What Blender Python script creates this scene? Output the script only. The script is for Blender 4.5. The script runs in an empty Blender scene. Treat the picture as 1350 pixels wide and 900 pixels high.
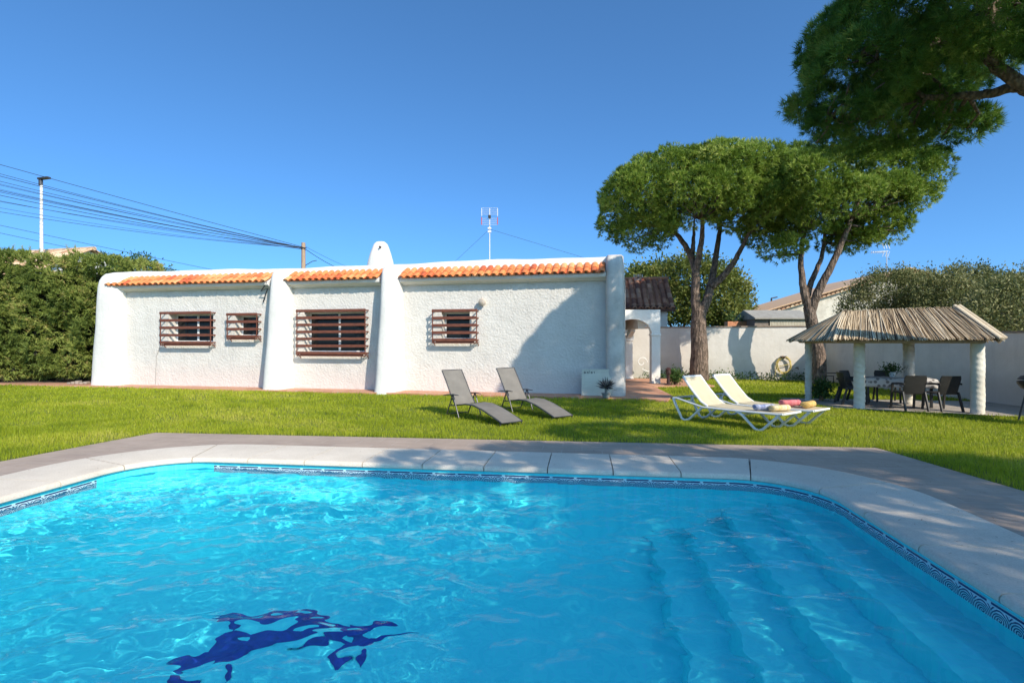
import bpy, bmesh, math, random
import numpy as np
from mathutils import Vector, Matrix
random.seed(7)
RNG = np.random.default_rng(11)
S = bpy.context.scene
COL = S.collection
F = 700.0            # focal length expressed in photograph pixels
H = 1.7              # eye height
PI = math.pi

def P(px, py, Y):    # a place seen at photo pixel (px,py) and standing Y metres away
    return Vector(((px - 675) * Y / F, Y, H + (450 - py) * Y / F))
def G(px, py):       # the same, on the ground
    Y = F * H / (py - 450)
    return Vector(((px - 675) * Y / F, Y, 0))

# ------------------------------------------------------------------ materials
MATS = {}
def _new(name):
    m = bpy.data.materials.new(name); m.use_nodes = True
    return m, m.node_tree, m.node_tree.nodes['Principled BSDF']
def nd(nt, t, **k):
    n = nt.nodes.new(t)
    for a, b in k.items(): setattr(n, a, b)
    return n
def coords(nt, scale=(1, 1, 1), kind='Object'):
    tc = nd(nt, 'ShaderNodeTexCoord'); mp = nd(nt, 'ShaderNodeMapping')
    mp.inputs['Scale'].default_value = scale
    nt.links.new(tc.outputs[kind], mp.inputs['Vector'])
    return mp.outputs['Vector']
def noise(nt, vec, scale, detail=4, rough=.6):
    n = nd(nt, 'ShaderNodeTexNoise'); n.inputs['Scale'].default_value = scale
    n.inputs['Detail'].default_value = detail; n.inputs['Roughness'].default_value = rough
    if vec is not None: nt.links.new(vec, n.inputs['Vector'])
    return n.outputs['Fac']
def ramp(nt, fac, stops):
    r = nd(nt, 'ShaderNodeValToRGB'); e = r.color_ramp.elements
    while len(e) < len(stops): e.new(.5)
    for i, (p, c) in enumerate(stops):
        e[i].position = p; e[i].color = (*c, 1) if len(c) == 3 else c
    nt.links.new(fac, r.inputs[0]); return r.outputs[0]
def mix(nt, fac, a, b, mode='MIX'):
    m = nd(nt, 'ShaderNodeMix', data_type='RGBA', blend_type=mode)
    for s, v in ((0, fac), (6, a), (7, b)):
        if isinstance(v, (int, float)): m.inputs[s].default_value = v
        elif isinstance(v, tuple): m.inputs[s].default_value = (*v, 1)
        else: nt.links.new(v, m.inputs[s])
    return m.outputs[2]
def bump(nt, p, h, strength=.3, dist=.02):
    b = nd(nt, 'ShaderNodeBump'); b.inputs['Strength'].default_value = strength
    b.inputs['Distance'].default_value = dist
    nt.links.new(h, b.inputs['Height']); nt.links.new(b.outputs[0], p.inputs['Normal'])
def rough_mat(name, c1, c2, scale=3, rough=.8, bscale=40, bstr=.3, bdist=.01, metal=0, stretch=(1, 1, 1)):
    if name in MATS: return MATS[name]
    m, nt, p = _new(name); v = coords(nt, stretch)
    n = noise(nt, v, scale, 6, .65)
    nt.links.new(ramp(nt, n, [(.32, c1), (.68, c2)]), p.inputs['Base Color'])
    p.inputs['Roughness'].default_value = rough; p.inputs['Metallic'].default_value = metal
    if bstr: bump(nt, p, noise(nt, v, bscale, 3), bstr, bdist)
    MATS[name] = m; return m

def stucco(name, base, stain, bscale, bstr, bdist, foot=None):
    if name in MATS: return MATS[name]
    m, nt, p = _new(name); v = coords(nt)
    big = noise(nt, v, .9, 6, .7)
    c = ramp(nt, big, [(.35, stain), (.62, base)])
    fine = noise(nt, v, 22, 4, .7)
    c = mix(nt, .12, c, ramp(nt, fine, [(.3, tuple(x * .7 for x in base)), (.7, base)]))
    vs = coords(nt, (3.2, 3.2, .25))
    streak = ramp(nt, noise(nt, vs, 2.2, 5, .7), [(.55, (0, 0, 0)), (.8, (1, 1, 1))])
    c = mix(nt, mix(nt, .42, (0, 0, 0), streak), c, tuple(x * .66 for x in base))
    if foot:   # splashed earth stain low on the wall, with a ragged upper edge
        tc = nd(nt, 'ShaderNodeTexCoord'); sp = nd(nt, 'ShaderNodeSeparateXYZ')
        nt.links.new(tc.outputs['Object'], sp.inputs[0])
        ad = nd(nt, 'ShaderNodeMath', operation='MULTIPLY_ADD'); nt.links.new(noise(nt, v, 1.6, 6, .7), ad.inputs[0])
        ad.inputs[1].default_value = -1.0; nt.links.new(sp.outputs['Z'], ad.inputs[2])
        f = ramp(nt, ad.outputs[0], [(0.0, (.5, .5, .5)), (.5, (0, 0, 0))])
        c = mix(nt, f, c, foot)
    nt.links.new(c, p.inputs['Base Color']); p.inputs['Roughness'].default_value = .85
    h = nd(nt, 'ShaderNodeMath', operation='ADD')
    nt.links.new(noise(nt, v, bscale, 3, .6), h.inputs[0]); nt.links.new(noise(nt, v, 2.5, 2), h.inputs[1])
    bump(nt, p, h.outputs[0], bstr, bdist)
    MATS[name] = m; return m

def attr_mat(name, stops, rough=.7, translucent=0, trans_col=None, nscale=None, bstr=0, bscale=60):
    """colour from the per-piece attribute «var» (each tile, leaf clump or cane has its own tint)"""
    if name in MATS: return MATS[name]
    m, nt, p = _new(name)
    a = nd(nt, 'ShaderNodeAttribute'); a.attribute_name = 'var'
    fac = a.outputs['Fac']
    if nscale:
        n = noise(nt, coords(nt), nscale, 3); mm = nd(nt, 'ShaderNodeMath', operation='MULTIPLY_ADD')
        nt.links.new(n, mm.inputs[0]); mm.inputs[1].default_value = .9
        m2 = nd(nt, 'ShaderNodeMath', operation='MULTIPLY_ADD'); nt.links.new(fac, m2.inputs[0]); m2.inputs[1].default_value = .55
        m2.inputs[2].default_value = -.22; nt.links.new(m2.outputs[0], mm.inputs[2]); fac = mm.outputs[0]
    c = ramp(nt, fac, stops); nt.links.new(c, p.inputs['Base Color'])
    p.inputs['Roughness'].default_value = rough
    if translucent:
        t = nd(nt, 'ShaderNodeBsdfTranslucent'); mx = nd(nt, 'ShaderNodeMixShader')
        cc = mix(nt, .5, c, trans_col); nt.links.new(cc, t.inputs['Color'])
        mx.inputs[0].default_value = translucent
        nt.links.new(p.outputs[0], mx.inputs[1]); nt.links.new(t.outputs[0], mx.inputs[2])
        nt.links.new(mx.outputs[0], nt.nodes['Material Output'].inputs['Surface'])
        p.inputs['Specular IOR Level'].default_value = .25
    if bstr: bump(nt, p, noise(nt, coords(nt), bscale, 3), bstr, .01)
    MATS[name] = m; return m

M_WALL = stucco('rough_white_stucco', (.71, .675, .625), (.61, .575, .53), 14, .8, .035, (.70, .60, .54))
M_SMOOTH = stucco('smooth_white_plaster', (.80, .765, .715), (.70, .67, .62), 9, .35, .03)
M_AGED = stucco('weathered_plaster', (.72, .67, .60), (.42, .39, .35), 9, .5, .03)
M_GARDEN = stucco('garden_wall_plaster', (.80, .75, .68), (.69, .64, .575), 6, .3, .03, (.55, .50, .44))
M_TILE = attr_mat('terracotta_tile', [(0, (.52, .11, .04)), (.35, (.70, .20, .065)), (.75, (.80, .28, .09)), (1, (.78, .38, .16))], .75, bstr=.2)
M_OLDTILE = attr_mat('old_dark_roof_tile', [(0, (.18, .07, .045)), (.5, (.44, .19, .11)), (1, (.62, .34, .21))], .85, bstr=.2)
M_SANDTILE = attr_mat('sandy_roof_tile', [(0, (.42, .22, .12)), (.5, (.62, .40, .24)), (1, (.72, .55, .36))], .85, bstr=.2)
M_WOOD = rough_mat('varnished_brown_slat', (.085, .028, .017), (.24, .075, .04), 5, .5, 60, .15, .004, stretch=(1, 8, 8))
M_IRON = rough_mat('dark_iron', (.03, .02, .02), (.08, .03, .025), 8, .5, 60, .1)
M_ALU = rough_mat('white_window_frame', (.72, .72, .72), (.8, .8, .8), 4, .35, 60, 0)
M_CANE = attr_mat('dry_cane', [(0, (.12, .08, .045)), (.3, (.38, .27, .16)), (.7, (.62, .49, .33)), (1, (.76, .66, .50))], .8, bstr=.2)
M_STONECOL = rough_mat('column_plaster', (.60, .56, .47), (.78, .73, .62), 2, .8, 14, .5, .02)
M_BLACKPL = rough_mat('black_resin', (.018, .017, .016), (.035, .032, .03), 6, .45, 60, .1)
M_WHITEPL = rough_mat('white_resin', (.74, .73, .70), (.82, .81, .78), 3, .35, 50, .05)
M_SLING = rough_mat('cream_sling_fabric', (.54, .46, .31), (.62, .53, .37), 4, .8, 300, .2, .002)
M_GREYSL = rough_mat('taupe_sling_fabric', (.16, .145, .125), (.21, .19, .165), 4, .8, 300, .2, .002)
M_STEEL = rough_mat('dark_grey_metal', (.05, .05, .055), (.10, .10, .105), 5, .4, 50, 0, metal=.5)
M_GALV = rough_mat('galvanised_metal', (.55, .56, .58), (.7, .71, .72), 5, .45, 50, 0, metal=.3)
M_CABLE = rough_mat('black_cable', (.02, .022, .026), (.04, .042, .05), 5, .6, 50, 0)
M_RED = rough_mat('red_plastic', (.5, .05, .03), (.6, .08, .05), 5, .5, 50, 0)
M_POLE = rough_mat('old_wood_pole', (.30, .20, .13), (.46, .33, .22), 5, .85, 40, .3, stretch=(6, 6, 1))
M_BARK = None

def glass_mat():
    m, nt, p = _new('dark_window_glass')
    p.inputs['Base Color'].default_value = (.012, .014, .016, 1); p.inputs['Roughness'].default_value = .06
    p.inputs['Specular IOR Level'].default_value = .3
    return m
M_GLASS = glass_mat()

def bark_mat(name, dark, light):
    m, nt, p = _new(name); v = coords(nt, (1, 1, .22))
    vo = nd(nt, 'ShaderNodeTexVoronoi'); vo.inputs['Scale'].default_value = 15
    nz = noise(nt, coords(nt), 5, 4)
    vv = nd(nt, 'ShaderNodeVectorMath', operation='ADD'); nt.links.new(v, vv.inputs[0])
    cm = nd(nt, 'ShaderNodeVectorMath', operation='SCALE'); nt.links.new(nz, cm.inputs[0]); cm.inputs['Scale'].default_value = .16
    nt.links.new(cm.outputs[0], vv.inputs[1]); nt.links.new(vv.outputs[0], vo.inputs['Vector'])
    nt.links.new(mix(nt, .4, ramp(nt, vo.outputs['Distance'], [(.15, light), (.62, dark)]), ramp(nt, nz, [(.3, dark), (.7, light)])), p.inputs['Base Color'])
    p.inputs['Roughness'].default_value = .9
    inv = nd(nt, 'ShaderNodeMath', operation='SUBTRACT'); inv.inputs[0].default_value = 1; nt.links.new(vo.outputs['Distance'], inv.inputs[1])
    bump(nt, p, inv.outputs[0], .9, .05)
    return m
M_BARK = bark_mat('pine_bark', (.05, .035, .025), (.34, .24, .18))
M_OLIVEBARK = bark_mat('olive_bark', (.07, .06, .05), (.22, .19, .15))

M_PINE = attr_mat('pine_needles', [(0, (.045, .085, .012)), (.4, (.16, .24, .03)), (.75, (.33, .41, .07)), (1, (.52, .54, .15))], .55, .28, (.30, .44, .04))
M_PINEDK = attr_mat('young_pine_needles', [(0, (.03, .09, .015)), (.5, (.13, .23, .035)), (1, (.30, .36, .08))], .55, .4, (.14, .30, .03))
M_HEDGE = attr_mat('cypress_hedge_foliage', [(0, (.10, .14, .03)), (.5, (.23, .28, .06)), (.85, (.34, .37, .09)), (1, (.44, .36, .13))], .6, .3, (.2, .3, .05))
M_OLIVE = attr_mat('olive_foliage', [(0, (.09, .105, .04)), (.5, (.21, .22, .085)), (1, (.38, .35, .17))], .6, .3, (.2, .24, .07))
M_TREE3 = attr_mat('far_pine_foliage', [(0, (.07, .10, .02)), (.5, (.15, .18, .035)), (1, (.27, .26, .07))], .6, .3, (.2, .26, .04))
M_GRASS = attr_mat('lawn_blades', [(0, (.20, .26, .015)), (.45, (.37, .43, .025)), (.8, (.50, .52, .045)), (1, (.60, .54, .12))], .5, .45, (.40, .48, .03))
M_PLANT = attr_mat('shrub_leaves', [(0, (.03, .07, .02)), (.6, (.07, .14, .03)), (1, (.15, .2, .06))], .5, .25, (.1, .2, .03))

def lawn_soil():
    m, nt, p = _new('lawn_turf'); v = coords(nt)
    a = ramp(nt, noise(nt, v, .5, 6, .7), [(.3, (.12, .16, .016)), (.55, (.19, .22, .025)), (.75, (.25, .24, .04))])
    b = ramp(nt, noise(nt, v, 30, 4, .7), [(.35, (.035, .05, .01)), (.65, (.15, .19, .025))])
    nt.links.new(mix(nt, .5, a, b), p.inputs['Base Color']); p.inputs['Roughness'].default_value = .95
    bump(nt, p, noise(nt, v, 50, 4), .8, .03); return m
def deck_mat():
    m, nt, p = _new('imprinted_wood_look_paving')
    tc = nd(nt, 'ShaderNodeTexCoord'); mp = nd(nt, 'ShaderNodeMapping'); mp.inputs['Rotation'].default_value = (0, 0, math.radians(7.5))
    nt.links.new(tc.outputs['Object'], mp.inputs['Vector']); v = mp.outputs[0]
    br = nd(nt, 'ShaderNodeTexBrick'); nt.links.new(v, br.inputs['Vector'])
    br.inputs['Scale'].default_value = 1; br.inputs['Brick Width'].default_value = .62; br.inputs['Row Height'].default_value = .31
    br.inputs['Mortar Size'].default_value = .009; br.inputs['Mortar Smooth'].default_value = .2
    br.inputs['Color1'].default_value = (.36, .25, .18, 1); br.inputs['Color2'].default_value = (.48, .35, .255, 1)
    br.inputs['Mortar'].default_value = (.56, .46, .38, 1)
    ms = nd(nt, 'ShaderNodeMapping'); ms.inputs['Scale'].default_value = (.6, 9, 1); nt.links.new(v, ms.inputs['Vector'])
    st = noise(nt, ms.outputs[0], 3, 6, .7)
    c = mix(nt, .55, br.outputs['Color'], ramp(nt, st, [(.3, (.22, .16, .125)), (.7, (.58, .44, .33))]))
    c = mix(nt, .35, c, ramp(nt, noise(nt, v, .7, 6, .75), [(.35, (.30, .25, .21)), (.7, (.58, .46, .38))]))
    nt.links.new(c, p.inputs['Base Color']); p.inputs['Roughness'].default_value = .7
    bump(nt, p, st, .25, .01); return m
def coping_mat():
    m, nt, p = _new('cast_stone_coping'); v = coords(nt)
    c = ramp(nt, noise(nt, v, .8, 7, .75), [(.3, (.60, .50, .38)), (.65, (.80, .69, .55))])
    c = mix(nt, .3, c, ramp(nt, noise(nt, v, 60, 3), [(.4, (.45, .4, .35)), (.6, (.7, .65, .58))]))
    nt.links.new(c, p.inputs['Base Color']); p.inputs['Roughness'].default_value = .7
    bump(nt, p, noise(nt, v, 90, 3), .15, .004); return m
def terracotta_floor():
    m, nt, p = _new('terracotta_floor_tiles'); v = coords(nt)
    br = nd(nt, 'ShaderNodeTexBrick'); nt.links.new(v, br.inputs['Vector']); br.offset = 0
    br.inputs['Scale'].default_value = 1; br.inputs['Brick Width'].default_value = .33; br.inputs['Row Height'].default_value = .33
    br.inputs['Mortar Size'].default_value = .008
    br.inputs['Color1'].default_value = (.48, .20, .11, 1); br.inputs['Color2'].default_value = (.62, .30, .17, 1)
    br.inputs['Mortar'].default_value = (.5, .38, .28, 1)
    nt.links.new(mix(nt, .3, br.outputs['Color'], ramp(nt, noise(nt, v, 3, 5), [(.3, (.3, .14, .09)), (.7, (.7, .42, .28))])), p.inputs['Base Color'])
    p.inputs['Roughness'].default_value = .7; bump(nt, p, br.outputs['Fac'], -.2, .004); return m
def liner_mat():
    m, nt, p = _new('pool_mosaic_lining'); v = coords(nt)
    br = nd(nt, 'ShaderNodeTexBrick'); nt.links.new(v, br.inputs['Vector']); br.offset = 0
    br.inputs['Scale'].default_value = 1; br.inputs['Brick Width'].default_value = .05; br.inputs['Row Height'].default_value = .05
    br.inputs['Mortar Size'].default_value = .002
    br.inputs['Color1'].default_value = (.06, .76, .82, 1); br.inputs['Color2'].default_value = (.09, .86, .88, 1)
    br.inputs['Mortar'].default_value = (.12, .78, .88, 1)
    nt.links.new(mix(nt, .3, br.outputs['Color'], ramp(nt, noise(nt, v, .8, 4), [(.3, (.05, .72, .80)), (.7, (.11, .88, .89))])), p.inputs['Base Color'])
    p.inputs['Roughness'].default_value = .5; return m
M_LINER = liner_mat()

# ------------------------------------------------------------------ mesh builder
class MB:
    def __init__(s): s.v = []; s.f = []; s.var = []; s.cur = .5
    def add(s, vs, fs):
        o = len(s.v); s.v += [tuple(v) for v in vs]; s.f += [tuple(i + o for i in f) for f in fs]
        s.var += [s.cur] * len(vs); return s
    def box(s, a, b, M=None):
        x0, y0, z0 = a; x1, y1, z1 = b
        v = [Vector((x, y, z)) for x in (x0, x1) for y in (y0, y1) for z in (z0, z1)]
        if M: v = [M @ q for q in v]
        return s.add(v, [(0, 1, 3, 2), (4, 6, 7, 5), (0, 4, 5, 1), (2, 3, 7, 6), (0, 2, 6, 4), (1, 5, 7, 3)])
    def beam(s, p, q, w, h, up=(0, 0, 1)):
        p = Vector(p); q = Vector(q); d = (q - p).normalized(); u = Vector(up)
        if abs(d.dot(u)) > .98: u = Vector((1, 0, 0))
        r = d.cross(u).normalized(); t = r.cross(d)
        v = []
        for e in (p, q):
            for a, b in ((-1, -1), (1, -1), (1, 1), (-1, 1)): v.append(e + r * a * w / 2 + t * b * h / 2)
        return s.add(v, [(3, 2, 1, 0), (4, 5, 6, 7), (0, 1, 5, 4), (1, 2, 6, 5), (2, 3, 7, 6), (3, 0, 4, 7)])
    def tube(s, pts, r, n=8, cap=True, ell=1.0):
        pts = [Vector(p) for p in pts]; k = len(pts)
        rs = r if isinstance(r, (list, tuple)) else [r] * k
        vs = []; prev = None
        for i, p in enumerate(pts):
            d = (pts[min(i + 1, k - 1)] - pts[max(i - 1, 0)])
            if d.length < 1e-9: d = Vector((0, 0, 1))
            d.normalize()
            if prev is None:
                u = Vector((0, 0, 1)) if abs(d.z) < .9 else Vector((1, 0, 0)); a = d.cross(u).normalized()
            else: a = (prev - d * prev.dot(d)).normalized()
            prev = a; b = d.cross(a)
            for j in range(n):
                t = 2 * PI * j / n; vs.append(p + (a * math.cos(t) + b * math.sin(t) * ell) * rs[i])
        fs = [(i * n + j, i * n + (j + 1) % n, (i + 1) * n + (j + 1) % n, (i + 1) * n + j) for i in range(k - 1) for j in range(n)]
        if cap: fs += [tuple(range(n))[::-1], tuple((k - 1) * n + j for j in range(n))]
        return s.add(vs, fs)
    def prism(s, poly, z0, z1, M=None):
        n = len(poly); v = [Vector((x, y, z0)) for x, y in poly] + [Vector((x, y, z1)) for x, y in poly]
        if M: v = [M @ q for q in v]
        return s.add(v, [tuple(range(n))[::-1], tuple(range(n, 2 * n))] + [(i, (i + 1) % n, n + (i + 1) % n, n + i) for i in range(n)])
    def loft(s, rings, closed=True, cap=True):
        n = len(rings[0]); vs = [p for r in rings for p in r]; k = len(rings); fs = []
        m = n if closed else n - 1
        for i in range(k - 1):
            for j in range(m): fs.append((i * n + j, i * n + (j + 1) % n, (i + 1) * n + (j + 1) % n, (i + 1) * n + j))
        if cap and closed: fs += [tuple(range(n))[::-1], tuple((k - 1) * n + j for j in range(n))]
        return s.add(vs, fs)
    def lathe(s, prof, c=(0, 0, 0), n=16):
        c = Vector(c)
        return s.loft([[c + Vector((r * math.cos(2 * PI * j / n), r * math.sin(2 * PI * j / n), z)) for j in range(n)] for r, z in prof])
    def build(s, name, mat, parent=None, smooth=False, bevel=0, seg=2, recalc=True):
        me = bpy.data.meshes.new(name); me.from_pydata(s.v, [], s.f)
        at = me.attributes.new('var', 'FLOAT', 'POINT'); at.data.foreach_set('value', s.var)
        if recalc:
            bm = bmesh.new(); bm.from_mesh(me); bmesh.ops.recalc_face_normals(bm, faces=bm.faces); bm.to_mesh(me); bm.free()
        me.materials.append(mat)
        if smooth:
            me.polygons.foreach_set('use_smooth', [True] * len(me.polygons))
            if smooth != 'all': me.set_sharp_from_angle(angle=math.radians(40))
        o = bpy.data.objects.new(name, me); COL.objects.link(o)
        if parent: o.parent = parent
        if bevel:
            b = o.modifiers.new('bevel', 'BEVEL'); b.width = bevel; b.segments = seg; b.limit_method = 'ANGLE'; b.angle_limit = math.radians(40)
        return o
def npmesh(name, V, Fc, mat, var=None, parent=None, smooth=False):
    V = np.asarray(V, np.float32); Fc = np.asarray(Fc, np.int32); k = Fc.shape[1]
    me = bpy.data.meshes.new(name)
    me.vertices.add(len(V)); me.vertices.foreach_set('co', V.ravel())
    me.loops.add(Fc.size); me.loops.foreach_set('vertex_index', Fc.ravel())
    me.polygons.add(len(Fc)); me.polygons.foreach_set('loop_start', np.arange(len(Fc), dtype=np.int32) * k)
    me.update(calc_edges=True)
    if var is not None:
        at = me.attributes.new('var', 'FLOAT', 'POINT'); at.data.foreach_set('value', np.asarray(var, np.float32))
    if smooth: me.polygons.foreach_set('use_smooth', [True] * len(Fc))
    me.materials.append(mat); me.validate()
    o = bpy.data.objects.new(name, me); COL.objects.link(o)
    if parent: o.parent = parent
    return o
def thing(name, label, cat, loc=(0, 0, 0), rz=0, group=None):
    o = bpy.data.objects.new(name, None); COL.objects.link(o); o.empty_display_size = .2
    o.location = loc; o.rotation_euler = (0, 0, rz); o['label'] = label; o['category'] = cat
    if group: o['group'] = group
    return o
def tag(o, label, cat, group=None, kind=None):
    o['label'] = label; o['category'] = cat
    if group: o['group'] = group
    if kind: o['kind'] = kind
    return o
def struct(o, label=None):
    o['kind'] = 'structure'
    if label: o['label'] = label
    return o
def dup(root, loc, rz, label, group=None):
    r = root.copy(); COL.objects.link(r); r.location = loc; r.rotation_euler = (0, 0, rz); r['label'] = label
    if group: r['group'] = group
    for ch in list(root.children):
        c = ch.copy(); COL.objects.link(c); c.parent = r
        for g in ch.children:
            d = g.copy(); COL.objects.link(d); d.parent = c
    return r
def flat(name, poly, z, mat, holes=None):
    mb = MB(); mb.add([(x, y, z) for x, y in poly], [tuple(range(len(poly)))]); return mb.build(name, mat, recalc=False)

# ------------------------------------------------------------------ pool frame
TH = -math.radians(7.5)
UX, UY = math.cos(TH), math.sin(TH)
def pw(u, v): return (u * UX - v * UY, u * UY + v * UX)
U0, U1, V0, V1 = -6.22, 2.80, .75, 7.05
def rrect(u0, u1, v0, v1, r, n=10, step=None):
    """rounded rectangle path, counter-clockwise, as (u,v,nu,nv) with outward normal"""
    out = []
    for (cx, cy, a0) in ((u1 - r, v0 + r, -90), (u1 - r, v1 - r, 0), (u0 + r, v1 - r, 90), (u0 + r, v0 + r, 180)):
        for i in range(n + 1):
            a = math.radians(a0 + 90 * i / n); out.append((cx + r * math.cos(a), cy + r * math.sin(a), math.cos(a), math.sin(a)))
    return out
R0 = .95
WATER_Z = -.135

# hole-bearing sheets around the pool: ground, deck
def sheet_with_hole(name, outer, hole, z, mat):
    bm = bmesh.new()
    def loop(pts):
        vs = [bm.verts.new((x, y, z)) for x, y in pts]
        return [bm.edges.new((vs[i], vs[(i + 1) % len(vs)])) for i in range(len(vs))]
    es = loop(outer) + loop(hole)
    bmesh.ops.triangle_fill(bm, use_beauty=True, use_dissolve=False, edges=es)
    for f in bm.faces:
        if f.normal.z < 0: f.normal_flip()
    me = bpy.data.meshes.new(name); bm.to_mesh(me); bm.free(); me.materials.append(mat)
    o = bpy.data.objects.new(name, me); COL.objects.link(o); return o
M_SOIL = lawn_soil()
hole_q = [pw(a, b) for a, b in ((U0 - .4, V0 - .4), (U1 + .4, V0 - .4), (U1 + .4, V1 + .4), (U0 - .4, V1 + .4))]
struct(sheet_with_hole('ground', [(-400, -60), (400, -60), (400, 700), (-400, 700)], hole_q, -.012, M_SOIL))
DECK = [(-6.66, 9.92), (-10.0, -3.5), (5.75, -3.5), (5.84, 8.5)]
struct(sheet_with_hole('pool_deck', DECK, hole_q, 0.0, deck_mat()))

# ------------------------------------------------------------------ swimming pool
pool = thing('swimming_pool', 'rounded swimming pool with pale stone coping and blue mosaic lining', 'swimming pool', (*pw((U0 + U1) / 2, (V0 + V1) / 2), 0))
pool_inv = Matrix.Translation(pool.location).inverted()
def part_of_pool(o):
    o.parent = pool; o.matrix_parent_inverse = pool_inv; return o
RECV = []
def ring(off, z, r_add=None, n=10):
    r = R0 + off
    return [Vector((*pw(u, v), z)) for u, v, _, _ in rrect(U0 - off, U1 + off, V0 - off, V1 + off, max(r, .05), n)]
# basin: wall top, down to floor with coved bottom
mb = MB()
prof = [(.06, -.045), (.0, -.045), (.0, -1.30), (-.10, -1.46), (-.25, -1.5)]
mb.loft([ring(a, z) for a, z in prof], closed=True, cap=False)
fl = ring(-.25, -1.5); n0 = len(mb.v); mb.add(fl, [tuple(range(len(fl)))])
basin = part_of_pool(mb.build('basin', M_LINER, smooth=True, recalc=False)); RECV.append(basin)
# steps along the right side
mb = MB()
for i, (w, z) in enumerate(((.52, -.42), (1.02, -.72), (1.5, -1.0), (1.95, -1.25))):
    # front edges softened by a small quarter-round nosing
    cs = [(U1 - w, -1.5), (U1 - w, z - .05), (U1 - w + .015, z - .015), (U1 - w + .05, z), (U1 + .02, z), (U1 + .02, -1.5)]
    r0 = [Vector((*pw(u, V0 + .02), zz)) for u, zz in cs]; r1 = [Vector((*pw(u, V1 - .02 * 0), zz)) for u, zz in cs]
    mb.loft([r0, r1])
st = part_of_pool(mb.build('steps', M_LINER, smooth=True)); RECV.append(st)
# decorated frieze of tiles at the waterline
def frieze_mat():
    m, nt, p = _new('wave_pattern_tile_band'); uv = nd(nt, 'ShaderNodeUVMap'); uv.uv_map = 'UVMap'
    sp = nd(nt, 'ShaderNodeSeparateXYZ'); nt.links.new(uv.outputs[0], sp.inputs[0])
    def M(op, a, b=None, c=None):
        k = nd(nt, 'ShaderNodeMath', operation=op)
        for i, x in enumerate((a, b, c)):
            if x is None: continue
            if isinstance(x, (int, float)): k.inputs[i].default_value = x
            else: nt.links.new(x, k.inputs[i])
        return k.outputs[0]
    u = M('FRACT', sp.outputs['X']); v = sp.outputs['Y']
    du = M('SUBTRACT', u, .5); dv = M('SUBTRACT', v, .12)
    r = M('SQRT', M('ADD', M('POWER', du, 2), M('POWER', M('MULTIPLY', dv, .75), 2)))
    ang = M('ARCTAN2', dv, du)
    sw = M('SINE', M('ADD', M('MULTIPLY', r, 52), M('MULTIPLY', ang, 1.0)))
    wv = M('GREATER_THAN', sw, .15)
    wv = M('MULTIPLY', wv, M('LESS_THAN', v, .80))
    dash = M('MULTIPLY', M('MULTIPLY', M('GREATER_THAN', v, .86), M('LESS_THAN', v, .97)), M('GREATER_THAN', M('FRACT', M('MULTIPLY', sp.outputs['X'], .5)), .12))
    k = M('MAXIMUM', wv, dash)
    base = noise(nt, coords(nt), 20, 3)
    nt.links.new(mix(nt, k, ramp(nt, base, [(.3, (.42, .62, .68)), (.7, (.62, .76, .78))]), (.006, .018, .11)), p.inputs['Base Color'])
    p.inputs['Roughness'].default_value = .25; return m
def band(name, z0, z1, mat, off=-.004, gaps=True):
    pts = rrect(U0 - off, U1 + off, V0 - off, V1 + off, R0 + off, 16)
    V = []; Fq = []; UVs = []; L = 0; runs = []
    # densify straight runs; leave the band out of the corners, as tiles stop there
    n = len(pts)
    for i in range(n):
        a = pts[i]; b = pts[(i + 1) % n]; d = math.hypot(b[0] - a[0], b[1] - a[1])
        straight = d > 1.0
        if straight or not gaps or (a[0] > U1 - R0 - .01 and a[1] > V1 - R0 - .01): runs.append((a, b, L, d))
        L += d
    for a, b, l0, d in runs:
        k = len(V)
        V += [(*pw(a[0], a[1]), z0), (*pw(b[0], b[1]), z0), (*pw(b[0], b[1]), z1), (*pw(a[0], a[1]), z1)]
        Fq.append((k, k + 1, k + 2, k + 3)); per = .16
        UVs += [(l0 / per, 0), ((l0 + d) / per, 0), ((l0 + d) / per, 1), (l0 / per, 1)]
    me = bpy.data.meshes.new(name); me.from_pydata(V, [], Fq); uvl = me.uv_layers.new(name='UVMap')
    for i, c in enumerate(UVs): uvl.data[i].uv = c
    me.materials.append(mat); o = bpy.data.objects.new(name, me); COL.objects.link(o); return part_of_pool(o)
RECV.append(band('tile_frieze', -.235, -.085, frieze_mat(), off=-.006))
# coping slabs with narrow joints round the pool
def coping():
    mb = MB(); W = .95
    sec = [(-.035, -.045), (-.05, -.03), (-.05, .0), (-.035, .022), (0, .032), (W, .030), (W, -.02)]
    inner = rrect(U0, U1, V0, V1, R0, 24)
    pts = []; acc = 0
    n = len(inner); seq = []
    for i in range(n):
        a = inner[i]; b = inner[(i + 1) % n]; d = math.hypot(b[0] - a[0], b[1] - a[1])
        st = max(1, int(d / .05))
        for k in range(st):
            t = k / st; seq.append((tuple(a[j] + (b[j] - a[j]) * t for j in range(4)), acc + d * t))
        acc += d
    slab = acc / round(acc / .85); cur = []; idx = 0; gap = .007
    def at(s):
        s %= acc
        lo = 0; hi = len(seq) - 1
        while lo < hi:
            m_ = (lo + hi + 1) // 2
            if seq[m_][1] <= s: lo = m_
            else: hi = m_ - 1
        a, sa = seq[lo]; b, sb = seq[(lo + 1) % len(seq)]
        if sb < sa: sb += acc
        t = (s - sa) / max(sb - sa, 1e-6)
        q = [a[j] + (b[j] - a[j]) * t for j in range(4)]; l = math.hypot(q[2], q[3]); q[2] /= l; q[3] /= l
        return q
    for k in range(round(acc / slab)):
        s0 = k * slab + gap; s1 = (k + 1) * slab - gap; rings = []
        for j in range(13):
            q = at(s0 + (s1 - s0) * j / 12 + .3)
            rings.append([Vector((*pw(q[0] + q[2] * o_, q[1] + q[3] * o_), z)) for o_, z in sec])
        mb.cur = random.random(); mb.loft(rings)
    return mb
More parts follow.
